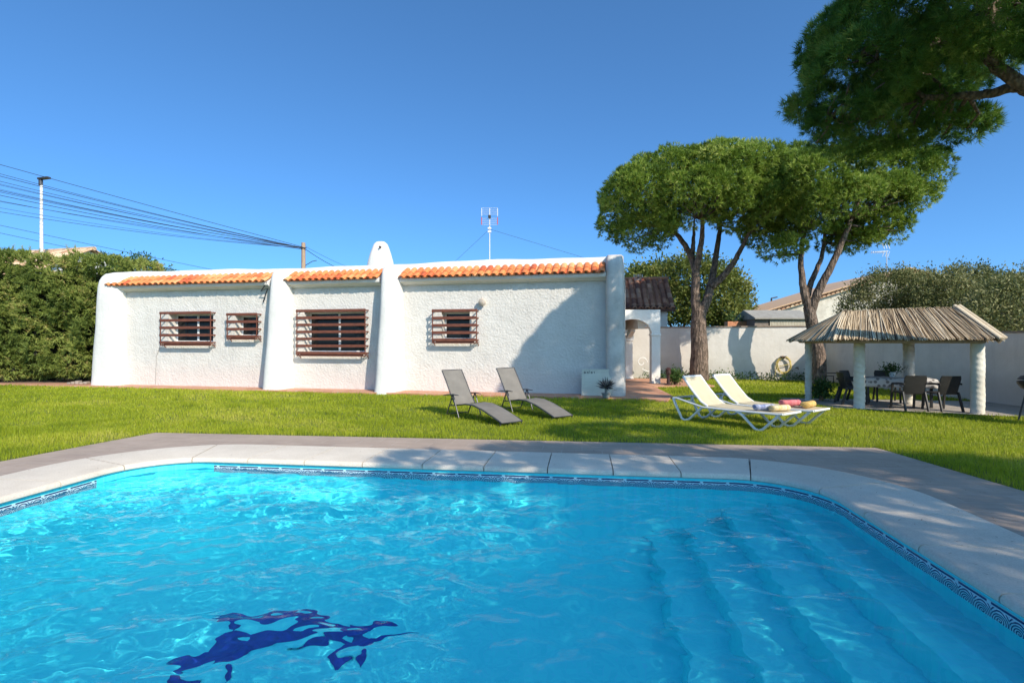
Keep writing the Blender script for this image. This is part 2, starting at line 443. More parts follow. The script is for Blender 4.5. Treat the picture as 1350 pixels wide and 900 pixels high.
MC = coping_mat()
cp = part_of_pool(coping().build('coping', MC, smooth=True))
mb = MB(); mb.loft([ring(-.03, -.04), ring(.9, .012)], cap=False)
part_of_pool(mb.build('coping_joint_grout', rough_mat('grout', (.16, .14, .12), (.26, .24, .21), 20), smooth=True))
# dark blue leaping dolphin of mosaic on the pool floor
def dolphin():
    spine = [(-.95, .55), (-.70, .80), (-.40, .98), (-.05, 1.02), (.30, .90), (.60, .62), (.80, .25), (.88, -.10)]
    wid = [.03, .09, .17, .22, .22, .16, .09, .05]
    mb = MB(); L = []; Rr = []
    for i, (x, y) in enumerate(spine):
        a = spine[max(i - 1, 0)]; b = spine[min(i + 1, 7)]; d = Vector((b[0] - a[0], b[1] - a[1])).normalized(); nn = Vector((-d.y, d.x))
        L.append((x + nn.x * wid[i], y + nn.y * wid[i])); Rr.append((x - nn.x * wid[i], y - nn.y * wid[i]))
    polys = [L + Rr[::-1], [(.0, 1.2), (.28, 1.42), (.32, 1.05)], [(-.15, .86), (-.42, .42), (.12, .8)], [(.84, -.05), (1.2, -.32), (.9, -.22), (.6, -.45), (.93, -.08)][:4]]
    # a second, smaller one below
    polys += [[(x * .5 + .85, y * .5 - .55) for x, y in (L + Rr[::-1])], [(x * .5 + .85, y * .5 - .55) for x, y in ((.0, 1.2), (.28, 1.42), (.32, 1.05))]]
    return polys
def mosaic():
    mb = MB(); cx, cy = -1.9, 4.45; a = math.radians(58); k = .85
    for j, poly in enumerate(dolphin()):
        pts = []
        for x, y in poly:
            x = x * k; y = y * k; pts.append((cx + x * math.cos(a) - y * math.sin(a), cy + x * math.sin(a) + y * math.cos(a), -1.494 + .0015 * j))
        mb.add(pts, [tuple(range(len(pts)))])
    m = rough_mat('navy_mosaic', (.008, .016, .20), (.014, .04, .38), 12, .4, 30, 0)
    return mb.build('dolphin_mosaic', m, recalc=False)
RECV.append(part_of_pool(mosaic()))
# water
def water():
    nx, ny = 600, 420
    us = np.linspace(U0 - .03, U1 + .03, nx); vs = np.linspace(V0 - .03, V1 + .03, ny)
    U, V = np.meshgrid(us, vs); Z = np.zeros_like(U); r = np.random.default_rng(5)
    env = np.zeros_like(U)
    for (cu, cv, s) in ((-3.2, 5.0, 2.6), (-1.2, 3.4, 1.8), (-2.4, 3.9, 1.0), (.2, 4.6, 1.4), (-4.5, 3.2, 2.0)):
        env += np.exp(-((U - cu) ** 2 + (V - cv) ** 2) / (2 * s * s))
    env = .16 + .84 * np.clip(env / 1.1, 0, 1.35)
    main = math.radians(95)
    for i in range(110):
        lam = math.exp(r.uniform(math.log(.075), math.log(.8))); k = 2 * PI / lam
        a = main + r.normal(0, .75); ph = r.uniform(0, 6.28)
        mod = .6 + .4 * np.sin(U * r.uniform(.5, 2) + V * r.uniform(.5, 2) + r.uniform(0, 6.28))
        Z += .0056 * lam ** 1.2 * np.cos(k * (U * math.cos(a) + V * math.sin(a)) + ph + .5 * np.sin(U * 1.3 + ph) + .5 * np.sin(V * 1.7 - ph)) * mod
    Z = Z * env + WATER_Z
    X = U * UX - V * UY; Y = U * UY + V * UX
    # cut to the rounded outline
    I = np.arange(nx * ny).reshape(ny, nx)
    q = np.stack([I[:-1, :-1], I[:-1, 1:], I[1:, 1:], I[1:, :-1]], -1).reshape(-1, 4)
    uc = (U[:-1, :-1] + U[1:, 1:]).ravel() / 2; vc = (V[:-1, :-1] + V[1:, 1:]).ravel() / 2
    qx = np.maximum(np.abs(uc - (U0 + U1) / 2) - ((U1 - U0) / 2 - R0), 0); qy = np.maximum(np.abs(vc - (V0 + V1) / 2) - ((V1 - V0) / 2 - R0), 0)
    q = q[np.hypot(qx, qy) < R0 + .03]
    m, nt, p = _new('pool_water'); nt.nodes.remove(p)
    g = nd(nt, 'ShaderNodeBsdfGlass'); g.inputs['IOR'].default_value = 1.10; g.inputs['Roughness'].default_value = 0
    g.inputs['Color'].default_value = (.93, .985, 1, 1)
    nt.links.new(g.outputs[0], nt.nodes['Material Output'].inputs['Surface'])
    o = npmesh('water', np.stack([X, Y, Z], -1).reshape(-1, 3), q, m, smooth=True)
    o.cycles.is_caustics_caster = True
    return struct(o)
water()
for o in RECV: o.cycles.is_caustics_receiver = True

# ------------------------------------------------------------------ house
EX, EY = .9777, -.2102
NX, NY = .2102, .9777
HO = Vector((-16.5, 20.74, 0))
HRZ = math.atan2(EY, EX)
def hx(px, yl=0.0):
    k = (px - 675) / F; Y = (yl + NX * HO.x + NY * HO.y) / (NX * k + NY); X = k * Y
    return (X - HO.x) * EX + (Y - HO.y) * EY, Y
def hz(py, Y): return H + (450 - py) * Y / F
HL = hx(824)[0]
house = thing('house', 'long low white stucco bungalow with orange tile eaves and rounded buttresses', 'house', HO, HRZ)
HT = 4.26; HD = 6.8; WT = .52
# windows: px extents of each grille, and of the opening behind it
WIN = [dict(g=(211, 277), y=(410, 456), n=5, o=(.12, .10)), dict(g=(299, 338), y=(412, 448), n=4, o=(.12, .12)),
       dict(g=(391, 481), y=(407, 470), n=7, o=(.12, .12)), dict(g=(570, 628), y=(407, 453), n=5, o=(.22, .30))]
GD = .26
opens = []
for w in WIN:
    a, Ya = hx(w['g'][0], -GD); b, Yb = hx(w['g'][1], -GD); Ym = (Ya + Yb) / 2
    z1 = hz(w['y'][0] + 1.5, Ym); z0 = hz(w['y'][1] - 1, Ym); w['gx'] = (a, b); w['gz'] = (z0, z1)
    opens.append((a + w['o'][0], b - w['o'][1], z0 + .12, z1 - .05))
def wall_with_holes():
    mb = MB(); xs = sorted({0, HL} | {q for o in opens for q in o[:2]})
    x = .42
    for a, b, z0, z1 in opens:
        mb.box((x, 0, -.05), (a, WT, HT - .36)); mb.box((a, 0, -.05), (b, WT, z0)); mb.box((a, 0, z1), (b, WT, HT - .36)); x = b
    mb.box((x, 0, -.05), (HL - .3, WT, HT - .36))
    # end and back walls
    mb.box((0, WT, -.05), (.3, HD, HT - .6)); mb.box((HL - .3, WT, -.05), (HL, HD, HT - .6)); mb.box((.3, HD - .3, -.05), (HL - .3, HD, HT - .36))
    bm_o = mb.build('wall', M_WALL, house)
    me = bm_o.data; bm = bmesh.new(); bm.from_mesh(me); bmesh.ops.remove_doubles(bm, verts=bm.verts, dist=1e-4); bm.to_mesh(me); bm.free()
    return bm_o
wall_with_holes()
# parapet: rounded white rim
mb = MB()
def para_sec(x, dz=0, dy=0):
    return [Vector((x, y + dy, z + dz)) for y, z in ((.16, HT - .37), (.16, HT - .02), (.19, HT + .06), (.26, HT + .11), (.40, HT + .115), (.50, HT + .08), (.56, HT), (.56, HT - .37))]
xs = [.24, .27, .32, .38, .48, .62, .85] + [1 + i * (HL - 1.7) / 60 for i in range(61)] + [HL - .55, HL - .4, HL - .26, HL - .14, HL - .06, HL - .02]
def endround(x):
    e = min(x - .22, HL - x); rr = .6 if x < HL / 2 else .5
    return 0 if e > rr else -(rr - math.sqrt(max(0, rr * rr - (rr - e) ** 2))) * .85
def para_z(x): return endround(x) + .03 * math.sin(x * .45 + .4) + .014 * math.sin(x * 1.3) + .009 * math.sin(x * 3.1 + 1)
rings = []
for x in xs:
    r_ = para_sec(x, 0, 0); dz_ = para_z(x); r_ = [Vector((p.x, p.y, p.z + (dz_ if p.z > HT - .3 else min(0, endround(x))))) for p in r_]; rings.append(r_)
mb.loft(rings)
mb.box((.5, .56, HT - .4), (HL - .5, HD, HT - .1)); mb.build('parapet', M_SMOOTH, house, smooth=True)

# buttresses
def buttress(xc, wb, wt, pb, pt, mat, zt=HT + .06, capr=.35, lean=0, n=20):
    mb = MB(); rings = []
    zs = [-.03, .3, .8, 1.5, 2.2, 2.9, 3.4, zt - capr, zt - capr * .55, zt - capr * .25, zt - capr * .07, zt]
    for i, z in enumerate(zs):
        t = max(0, min(1, z / zt)); e = 1.0
        if z > zt - capr: q = (z - (zt - capr)) / capr; e = max(.25, math.sqrt(max(0, 1 - q * q)))
        w = (wb + (wt - wb) * t ** .8) / 2; p = (pb + (pt - pb) * t ** .8)
        ring_ = [Vector((xc + lean * t + w, .30, z))]
        for j in range(n + 1):
            a = PI * j / n; ca = math.cos(a); sa = math.sin(a)
            ring_.append(Vector((xc + lean * t + w * math.copysign(abs(ca) ** .6, ca) * (1 if e == 1 else (.72 + .28 * e)), -p * (sa ** .5) * e + .02 * math.sin(z * 3 + xc) * sa, z)))
        ring_.append(Vector((xc + lean * t - w, .30, z)))
        rings.append(ring_)
    mb.loft(rings); o = mb.build('buttress', mat, house, smooth=True); return o
def xw(px0, px1, py):   # local x-range of something standing in front of the wall
    return hx(px0, -.45)[0], hx(px1, -.45)[0]
a, b = xw(116, 150, 0); buttress((a + b) / 2 + .05, b - a + .1, (b - a) * .88, .55, .36, M_SMOOTH, zt=HT + .05, lean=.1, capr=.5)
a, b = xw(350, 377, 0); buttress((a + b) / 2, b - a + .02, (b - a) * .80, .85, .44, M_SMOOTH, zt=HT + .02, lean=.04)
a, b = xw(497, 526, 0); buttress((a + b) / 2, b - a + .02, (b - a) * .82, .95, .44, M_SMOOTH, zt=HT + .04, lean=.02)
a, b = xw(799, 825, 0); o = buttress((a + b) / 2, b - a, (b - a) * .92, .50, .42, M_AGED, zt=HT + .12, capr=.5, lean=-.05); o['label'] = 'grey weathered corner buttress'

# tiled eaves
def tiled_slope(mb, x0, x1, y0, z0, y1, z1, pitch=.245, courses=2, amp=.042, thick=.018, M=None):
    """barrel tiles: ridges run up the slope from (y0,z0) to (y1,z1)"""
    n = max(1, round((x1 - x0) / pitch)); pw_ = (x1 - x0) / n; K = 10
    d = Vector((0, y1 - y0, z1 - z0)); L = d.length; d.normalize(); nn = Vector((0, -d.z, d.y))
    for c in range(courses):
        s0 = L * c / courses - (.05 if c else 0); s1 = L * (c + 1) / courses; lift0 = .03; lift1 = .004
        for i in range(n):
            for kind in (0, 1):
                mb.cur = min(1, max(0, random.gauss(.5, .28)))
                xc = x0 + (i + (.5 if kind == 0 else 1.0)) * pw_
                if kind == 1 and i == n - 1: continue
                r = pw_ * .36 if kind == 0 else pw_ * .34
                jig = random.uniform(-.012, .012); rows = []
                for s_, lf in ((s0, lift0), (s1, lift1)):
                    for th in (0, thick):
                        row = []
                        for j in range(K + 1):
                            a = PI * j / K
                            if kind == 0: hgt = (amp * 1.25) * math.sin(a) + .012
                            else: hgt = -amp * .4 * math.sin(a) + .012
                            p = Vector((xc - r * math.cos(a) * (1 if kind == 0 else 1.05), y0, z0)) + d * (s_ + jig) + nn * (hgt + lf - th)
                            row.append(M @ p if M else p)
                        rows.append(row)
                v = [p for rw in rows for p in rw]; q = K + 1; f = []
                for j in range(K):
                    f.append((j, j + 1, 2 * q + j + 1, 2 * q + j)); f.append((q + j + 1, q + j, 3 * q + j, 3 * q + j + 1))
                    f.append((j + 1, j, q + j, q + j + 1)); f.append((2 * q + j, 2 * q + j + 1, 3 * q + j + 1, 3 * q + j))
                f += [(0, 2 * q, 3 * q, q), (K, q + K, 3 * q + K, 2 * q + K)]
                mb.add(v, f)
    return mb
for (pa, pb_) in ((139, 352), (374, 499), (525, 799)):
    a = hx(pa, -.36)[0]; b = hx(pb_, -.36)[0]
    mb = tiled_slope(MB(), a, b, -.42, 3.79, .20, 4.16); mb.build('tile_eave', M_TILE, house, smooth=True, recalc=False)
    mb = MB(); prof = [(0.02, 3.60), (-.10, 3.60), (-.12, 3.64), (-.24, 3.66), (-.30, 3.70), (-.31, 3.79), (.02, 4.0)]
    mb.loft([[Vector((x, y, z)) for y, z in prof] for x in (a + .01, b - .01)]); mb.build('cornice', M_SMOOTH, house, bevel=.01)

# chimney
Yc = 19.2
def cc(px, py, Y=19.2): return P(px, py, Y)
chim = MB(); base = P(500.5, 352, Yc); w = []
inv = Matrix.Rotation(-HRZ, 4, 'Z') @ Matrix.Translation(-HO)
rings = []
for py, hw in ((356, 17.5), (346, 16), (335, 12.8), (327, 10.2), (322, 8.2), (319.3, 5.5), (318.4, 2)):
    c = inv @ P(501.5 + (356 - py) * .015, py, Yc); r = hw * Yc / F
    rg = []
    for j in range(20):
        a = 2 * PI * j / 20; ca, sa = math.cos(a), math.sin(a)
        rg.append(Vector((c.x + r * math.copysign(abs(ca) ** .55, ca), c.y + min(r, .38) * math.copysign(abs(sa) ** .55, sa) * .8, c.z)))
    rings.append(rg)
o = chim.loft(rings).build('chimney', M_SMOOTH, house, smooth=True)
mb = MB(); c = inv @ P(501, 325.5, Yc - .31); mb.tube([c + Vector((0, -.03, 0)), c + Vector((0, .05, 0))], .035, 10); mb.build('vent_hole', M_IRON, o)

# windows and grilles
for i, (w, (a, b, z0, z1)) in enumerate(zip(WIN, opens)):
    fr = MB(); t = .05; y0, y1 = .36, .41
    fr.box((a, y0, z0), (a + t, y1, z1)); fr.box((b - t, y0, z0), (b, y1, z1)); fr.box((a + t, y0, z0), (b - t, y1, z0 + t)); fr.box((a + t, y0, z1 - t), (b - t, y1, z1))
    if b - a > 1.0: fr.box(((a + b) / 2 - .035, y0 - .012, z0 + t), ((a + b) / 2 + .035, y1 - .002, z1 - t))
    wo = fr.build('window', M_ALU, house, bevel=.004)
    g = MB(); g.box((a + t, .382, z0 + t), (b - t, .392, z1 - t)); g.build('pane', M_GLASS, wo)
    bk = MB(); bk.box((a - .02, WT - .005, z0 - .02), (b + .02, WT + .02, z1 + .02)); bk.build('blind', M_ALU if i in (0, 1) else M_GLASS, wo)
    gx0, gx1 = w['gx']; gz0, gz1 = w['gz']; gr = MB(); n = w['n']
    for k in range(n):
        z = gz0 + .10 + (gz1 - gz0 - .12) * k / (n - 1)
        gr.box((gx0 - .02, -GD - .012, z - .047), (gx1 + .02, -GD + .012, z + .047))
        if k in (0,):
            gr.box((gx0 + .10, -GD + .06, z - .10), (gx1 - .10, -GD + .10, z - .04))
    gr.box((gx0 - .02, -GD - .018, gz1 - .05), (gx1 + .02, -GD - .0125, gz1 + .01))
    for z in (gz0, gz1):
        gr.beam((gx0, -GD + .02, z), (gx1, -GD + .02, z), .03, .03)
    for x in (gx0, gx1):
        gr.beam((x, -GD + .02, gz0), (x, -GD + .02, gz1 + .01), .028, .028)
        for z in (gz0 + .02, gz1 - .01): gr.beam((x, -GD, z), (x, .02, z - .0), .026, .026)
        gr.beam((x, -GD + .02, gz0 + .12), (x, .02, gz0 - .10), .022, .022)
        for k in range(n):
            z = gz0 + .10 + (gz1 - gz0 - .12) * k / (n - 1)
            gr.beam((x, -GD + .013, z), (x, .02, z), .012, .05)
    gr.build('window_grille', M_WOOD, house, bevel=.003)
# wall lamp and wall cables
lx, LY = hx(636, -.1); lz = hz(398, LY)
mb = MB(); M_L = rough_mat('lamp_body', (.55, .45, .38), (.7, .6, .5), 8, .5, 50, 0)
mb.tube([(lx, 0.02, lz), (lx, -.06, lz)], .09, 14); mb.tube([(lx, -.06, lz), (lx, -.12, lz), (lx, -.17, lz - .02), (lx, -.2, lz - .03)], [.085, .13, .12, .05], 14)
mb.build('wall_lamp', M_L, house, smooth=True)
def wire(pts, r=.007, name='wall_cable', m=M_CABLE):
    MB().tube(pts, r, 5).build(name, m, house)
def wp(px, py, yl=-.012):
    x, Y = hx(px, yl); return Vector((x, yl, hz(py, Y)))
M_GREYC = rough_mat('painted_cable', (.20, .19, .18), (.3, .28, .27), 5, .7, 50, 0)
wire([wp(211, 457), wp(206, 470), wp(205, 506)], .008, 'wall_cable', M_GREYC)
wire([wp(379, 384), wp(382, 410)], .012, 'wall_cable', M_GREYC)
wire([wp(147, 384), wp(148, 398)], .009)
wire([wp(352, 372, -.3), wp(344, 384, -.2), wp(353, 380, -.3), wp(347, 398, -.06)], .022, 'wall_cable')
# small terrace of terracotta along the foot of the house
def loc2w(x, y): return (HO.x + x * EX + y * NX, HO.y + x * EY + y * NY)
M_TF = terracotta_floor()
ap = MB(); ap.prism([loc2w(-6, -.85), loc2w(HL + .35, -.95), (4.35, 14.85), (4.9, 16.2), (5.25, 19.6), (7.6, 19.9), (7.6, 23.6), (4.2, 24.0), loc2w(HL + .01, 6.5), loc2w(HL + .01, .4), loc2w(-6, .4)], -.02, .05)
struct(ap.build('terracotta_path', M_TF, bevel=.01))

# ------------------------------------------------------------------ antenna on the roof
def panel_antenna(base, top, w, hgt, name, label, guys=()):
    t = thing(name, label, 'antenna', base)
    dz = top.z - base.z
    MB().tube([(0, 0, 0), (0, 0, dz - hgt * .35)], .02, 8).build('mast', M_GALV, t, smooth=True)
    g = MB(); zc = dz - hgt / 2
    for k in range(9):
        z = zc - hgt / 2 + hgt * k / 8
        if abs(k - 4) < 1: continue
        g.tube([(-w / 2, -.06, z), (w / 2, -.06, z)], .007, 5)
    for x in (-w / 2, 0, w / 2): g.tube([(x, -.06, zc - hgt / 2 + (hgt * .52 if x else 0)), (x, -.06, zc + hgt / 2)], .016 if x else .02, 6)
    g.build('reflector_grid', M_GALV, t)
    for x in (-w / 2, w / 2): MB().tube([(x, -.06, zc - hgt / 2), (x, -.06, zc - .03)], .016, 6).build('side_bar', M_RED, t)
    MB().box((-.05, -.16, zc - .06), (.05, -.02, zc + .03)).build('junction_box', M_BLACKPL, t, bevel=.01)
    g = MB()
    for k in (.12, .24): g.box((-.07, -.05, zc - hgt / 2 - k - .03), (.06, .05, zc - hgt / 2 - k + .03))
    g.build('clamp', M_ALU, t, bevel=.01)
    for q in guys:
        MB().tube([(0, 0, dz - hgt * 1.25), Vector(q) - base], .005, 4).build('guy_wire', M_CABLE, t)
    return t
Ya = 19.4
ab = P(645.5, 352, Ya); ab.z = HT - .03
panel_antenna(ab, P(646.5, 275, Ya), .58, .60, 'roof_antenna', 'grid television antenna on thin mast above the white bungalow roof', [Vector((ab.x - 1.7, 20.0, HT + .1)), Vector((3.4, 18.6, HT + .1))])

# ------------------------------------------------------------------ poles and cables
t = thing('street_lamp', 'white street lamp post with dark lamp head rising behind the hedge', 'street lamp', P(55, 450, 28) - Vector((0, 0, H)))
zt = P(53, 236, 28).z
MB().tube([(0, 0, 0), (-.02, 0, zt - .2)], [.11, .065], 10).build('pole', M_WHITEPL, t, smooth=True)
mb = MB(); mb.tube([(-.05, 0, zt - .35), (-.05, 0, zt - .05)], .1, 8); mb.beam((-.15, 0, zt), (.48, -.1, zt + .04), .22, .1); mb.build('lamp_head', M_STEEL, t, bevel=.02)
PB = P(400, 327, 30)
t = thing('utility_pole', 'weathered wooden utility pole where the overhead cables meet behind the roof', 'pole', (PB.x, PB.y, 0))
zt = P(400, 320, 30).z
MB().tube([(0, 0, 0), (0, 0, zt)], [.16, .11], 10).build('pole', M_POLE, t, smooth=True)
mb = MB(); mb.tube([(-.05, -.12, PB.z), (.22, -.12, PB.z - .02)], .03, 6); mb.build('cable_bracket', M_STEEL, t)
mb = MB(); mb.tube([(.08, 0, PB.z - 1), (.5, 0, PB.z - .75), (.75, 0, PB.z - .7)], .02, 6); mb.build('service_arm', M_STEEL, t)
CG = 'overhead cables crossing the sky to the pole'
def cable(p, q, sag, r, label, grp):
    pts = []
    for i in range(25):
        s_ = i / 24; pts.append(p.lerp(q, s_) - Vector((0, 0, 4 * sag * s_ * (1 - s_))))
    o = MB().tube(pts, r, 4, cap=True).build('overhead_cable', M_CABLE); tag(o, label, 'cable', grp)
def lcab(y0, y1, sag, r, label, grp, end=None):
    """cable seen at photo x=0 at height y0, ending at the pole"""
    e = end or PB + Vector((0, -.12, (327 - y1) * 30 / F))
    ye = 450 - (e.z - H) * F / e.y; xe = 675 + e.x * F / e.y
    m = (ye - y0) / xe; q = P(-230, y0 - 230 * m * 1.08, 25)
    cable(q, e, sag, r, label, grp)
lcab(219, 326, .05, .013, 'topmost single overhead cable sloping down to the wooden pole', CG)
ys = [(226, .22), (232, .2), (235, .28), (238, .3), (241, .22), (243.5, .35), (246, .3), (249, .24), (252, .38), (258, .3), (262, .25), (265, .4), (272, .35)]
for i, (y, sg) in enumerate(ys):
    lcab(y + random.uniform(-.8, .8), 327 + random.uniform(-1, 2), sg + random.uniform(-.05, .1), random.choice((.008, .011, .014)), 'thin black cable in the dense bundle fanning left from the wooden pole', CG)
E1 = P(302, 360, 33); E2 = P(258, 361, 34)
lcab(298, 0, .05, .011, 'upper of the two lone cables just above the hedge top', CG, E1)
lcab(308, 0, .05, .011, 'lower of the two lone cables just above the hedge top', CG, E2)
cable(PB + Vector((.1, 0, -.05)), P(452, 356, 38), .1, .018, 'thick cable dropping right from the wooden pole behind the roof', CG)
cable(PB + Vector((.1, 0, .1)), P(470, 356, 40), .1, .01, 'thin cable dropping right from the wooden pole behind the roof', CG)

# ------------------------------------------------------------------ foliage helpers
def needles(centres, normals, var, count, length, width, spread, rng):
    """tufts: each centre gets `count` thin triangles radiating about its normal"""
    n = len(centres); N = n * count
    c = np.repeat(centres, count, 0); nn = np.repeat(normals, count, 0)
    d = nn + rng.normal(0, spread, (N, 3)); d /= np.linalg.norm(d, axis=1, keepdims=True) + 1e-9
    L = length * rng.uniform(.6, 1.25, (N, 1)); side = np.cross(d, rng.normal(0, 1, (N, 3))); side /= np.linalg.norm(side, axis=1, keepdims=True) + 1e-9
    w = width * rng.uniform(.7, 1.3, (N, 1))
    base = c + rng.normal(0, length * .12, (N, 3))
    V = np.stack([base - side * w, base + side * w, base + d * L], 1).reshape(-1, 3)
    v = np.repeat(np.repeat(np.clip(var, 0, 1), count), 3) + rng.normal(0, .06, N * 3)
    return V, np.arange(N * 3).reshape(-1, 3), v
def leaves(centres, normals, var, count, size, spread, rng, aspect=.45, jitter=1.0):
    """diamond leaves scattered about each centre"""
    n = len(centres); N = n * count
    c = np.repeat(centres, count, 0) + rng.normal(0, size * jitter, (N, 3)); nn = np.repeat(normals, count, 0)
    d = nn + rng.normal(0, spread, (N, 3)); d /= np.linalg.norm(d, axis=1, keepdims=True) + 1e-9
    L = size * rng.uniform(.6, 1.3, (N, 1)); side = np.cross(d, rng.normal(0, 1, (N, 3))); side /= np.linalg.norm(side, axis=1, keepdims=True) + 1e-9
    w = L * aspect * .5
    V = np.stack([c, c + d * L * .5 + side * w, c + d * L, c + d * L * .5 - side * w], 1).reshape(-1, 3)
    v = np.repeat(np.repeat(np.clip(var, 0, 1), count) + rng.normal(0, .1, N), 4)
    return V, np.arange(N * 4).reshape(-1, 4), v
def blob_points(lobes, dens, rng, inner=.15, low=-1.0, bumps=.12):
    """points on (and a little inside) a union of ellipsoids, keeping only those not deep inside another one"""
    C = []; Nn = []; A = np.array(lobes, float)
    for (x, y, z, rx, ry, rz) in lobes:
        k = int(dens * 4 * PI * ((rx * ry) ** 1.6 / 3 + (rx * rz) ** 1.6 / 3 + (ry * rz) ** 1.6 / 3) ** (1 / 1.6))
        d = rng.normal(0, 1, (k, 3)); d /= np.linalg.norm(d, axis=1, keepdims=True); d = d[d[:, 2] > low]
        ph = rng.uniform(0, 6.28, 6)
        bp = 1 + bumps * (np.sin(d[:, 0] * 7 + ph[0]) * np.sin(d[:, 1] * 6 + ph[1]) + .6 * np.sin(d[:, 2] * 11 + ph[2] + d[:, 0] * 5) + .5 * np.sin(d[:, 0] * 17 + ph[3]) * np.sin(d[:, 1] * 15 + d[:, 2] * 13 + ph[4]))
        r = bp * (1 - inner * rng.random(len(d)) ** 1.5)
        p = np.array([x, y, z]) + d * np.array([rx, ry, rz]) * r[:, None]
        nn = d / np.array([rx, ry, rz]); nn /= np.linalg.norm(nn, axis=1, keepdims=True)
        C.append(p); Nn.append(nn)
    C = np.concatenate(C); Nn = np.concatenate(Nn); keep = np.ones(len(C), bool)
    for (x, y, z, rx, ry, rz) in lobes:
        q = ((C - [x, y, z]) / [rx, ry, rz]); keep &= (q ** 2).sum(1) > .62
    return C[keep], Nn[keep]
def branch(mb, pts, r0, r1, n=9, wig=.0, rng=None):
    pts = [Vector(p) for p in pts]; out = []
    # Catmull-Rom through the joints
    k = len(pts); m = 6
    for i in range(k - 1):
        p0 = pts[max(i - 1, 0)]; p1 = pts[i]; p2 = pts[i + 1]; p3 = pts[min(i + 2, k - 1)]
        for j in range(m):
            t_ = j / m; out.append(.5 * ((2 * p1) + (p2 - p0) * t_ + (2 * p0 - 5 * p1 + 4 * p2 - p3) * t_ ** 2 + (3 * p1 - p0 - 3 * p2 + p3) * t_ ** 3))
    out.append(pts[-1])
    if wig: out = [p + Vector((random.uniform(-wig, wig), random.uniform(-wig, wig), random.uniform(-wig, wig))) if 0 < i < len(out) - 1 else p for i, p in enumerate(out)]
    q = len(out) - 1; mb.tube(out, [r0 + (r1 - r0) * (i / q) for i in range(q + 1)], n); return out
def twigs(mb, src, targets, r0=.03, r1=.008):
    for tg in targets:
        tg = Vector(tg); s_ = min(src, key=lambda p: (p - tg).length + .3 * abs((p - tg).z)); md = s_.lerp(tg, .5) + Vector((random.uniform(-.15, .15), random.uniform(-.15, .15), random.uniform(-.1, .1)))
        mb.tube([s_, s_.lerp(md, .5), md, md.lerp(tg, .6), tg], [r0, r0 * .8, r0 * .6, r0 * .4, r1], 5)
def rel(o, V): return V - np.array(o.location)

# umbrella pines --------------------------------------------------------------
def umbrella_pine(base, trunk_px, Y, lobes_px, label, clump, cnt, ln, wd, seed, mat=M_PINE, shrink=.34, group='umbrella pines in the garden'):
    rng = np.random.default_rng(seed)
    t = thing('pine_tree', label, 'pine tree', base, group=group); B = Vector(base)
    mb = MB(); src = []
    for pts, r0, r1 in trunk_px:
        q = [P(a, b, Y + c) - B for a, b, c in pts]; out = branch(mb, q, r0, r1, 10, .015); src += out[len(out) // 2:]
    lobes = []
    for (px, py, dy, rx, ry, rz) in lobes_px:
        c = P(px, py, Y + dy); s_ = (Y + dy) / F; lobes.append((c.x - B.x, c.y - B.y, c.z - B.z, rx * s_ - shrink, ry, rz * s_ - shrink))
    tg = []
    for l in lobes:
        for k in range(5): tg.append((l[0] + rng.uniform(-.6, .6) * l[3], l[1] + rng.uniform(-.6, .6) * l[4], l[2] - .45 * l[5] + rng.uniform(-.2, .3) * l[5]))
    twigs(mb, src, tg, .045, .012); mb.build('trunk', M_BARK, t, smooth='all')
    # the crown is built of rounded tufts of needles a few hands wide
    C0, N0 = blob_points(lobes, clump[0], rng, .2, bumps=.06)
    k0 = (N0[:, 2] > -.3) | (rng.random(len(C0)) < .5); C0 = C0[k0]; N0 = N0[k0]; m0 = clump[2]
    rc = clump[1] * rng.uniform(.6, 1.35, len(C0)); d0 = rng.normal(0, 1, (len(C0), m0, 3)) + N0[:, None] * .9; d0 /= np.linalg.norm(d0, axis=2, keepdims=True)
    C = (C0[:, None] + d0 * rc[:, None, None] * rng.uniform(.82, 1.03, (len(C0), m0, 1)) * np.array([1, 1, .85])).reshape(-1, 3); Nn = d0.reshape(-1, 3)
    cv = np.repeat(rng.normal(0, .2, len(C0)), m0)
    keep = (Nn[:, 2] > -.35) | (rng.random(len(C)) < .5); C = C[keep]; Nn = Nn[keep]; cv = cv[keep]
    var = .45 + cv + .12 * np.sin(C[:, 0] * 2.1) * np.sin(C[:, 2] * 3 + C[:, 1]) + rng.normal(0, .14, len(C))
    Nn = Nn * .9 + np.array([0, 0, .3])
    V, Fc, v = needles(C, Nn, var, cnt, ln, wd, .55, rng)
    npmesh('crown', V, Fc, mat, v, t); return t
B1 = G(921, 501)
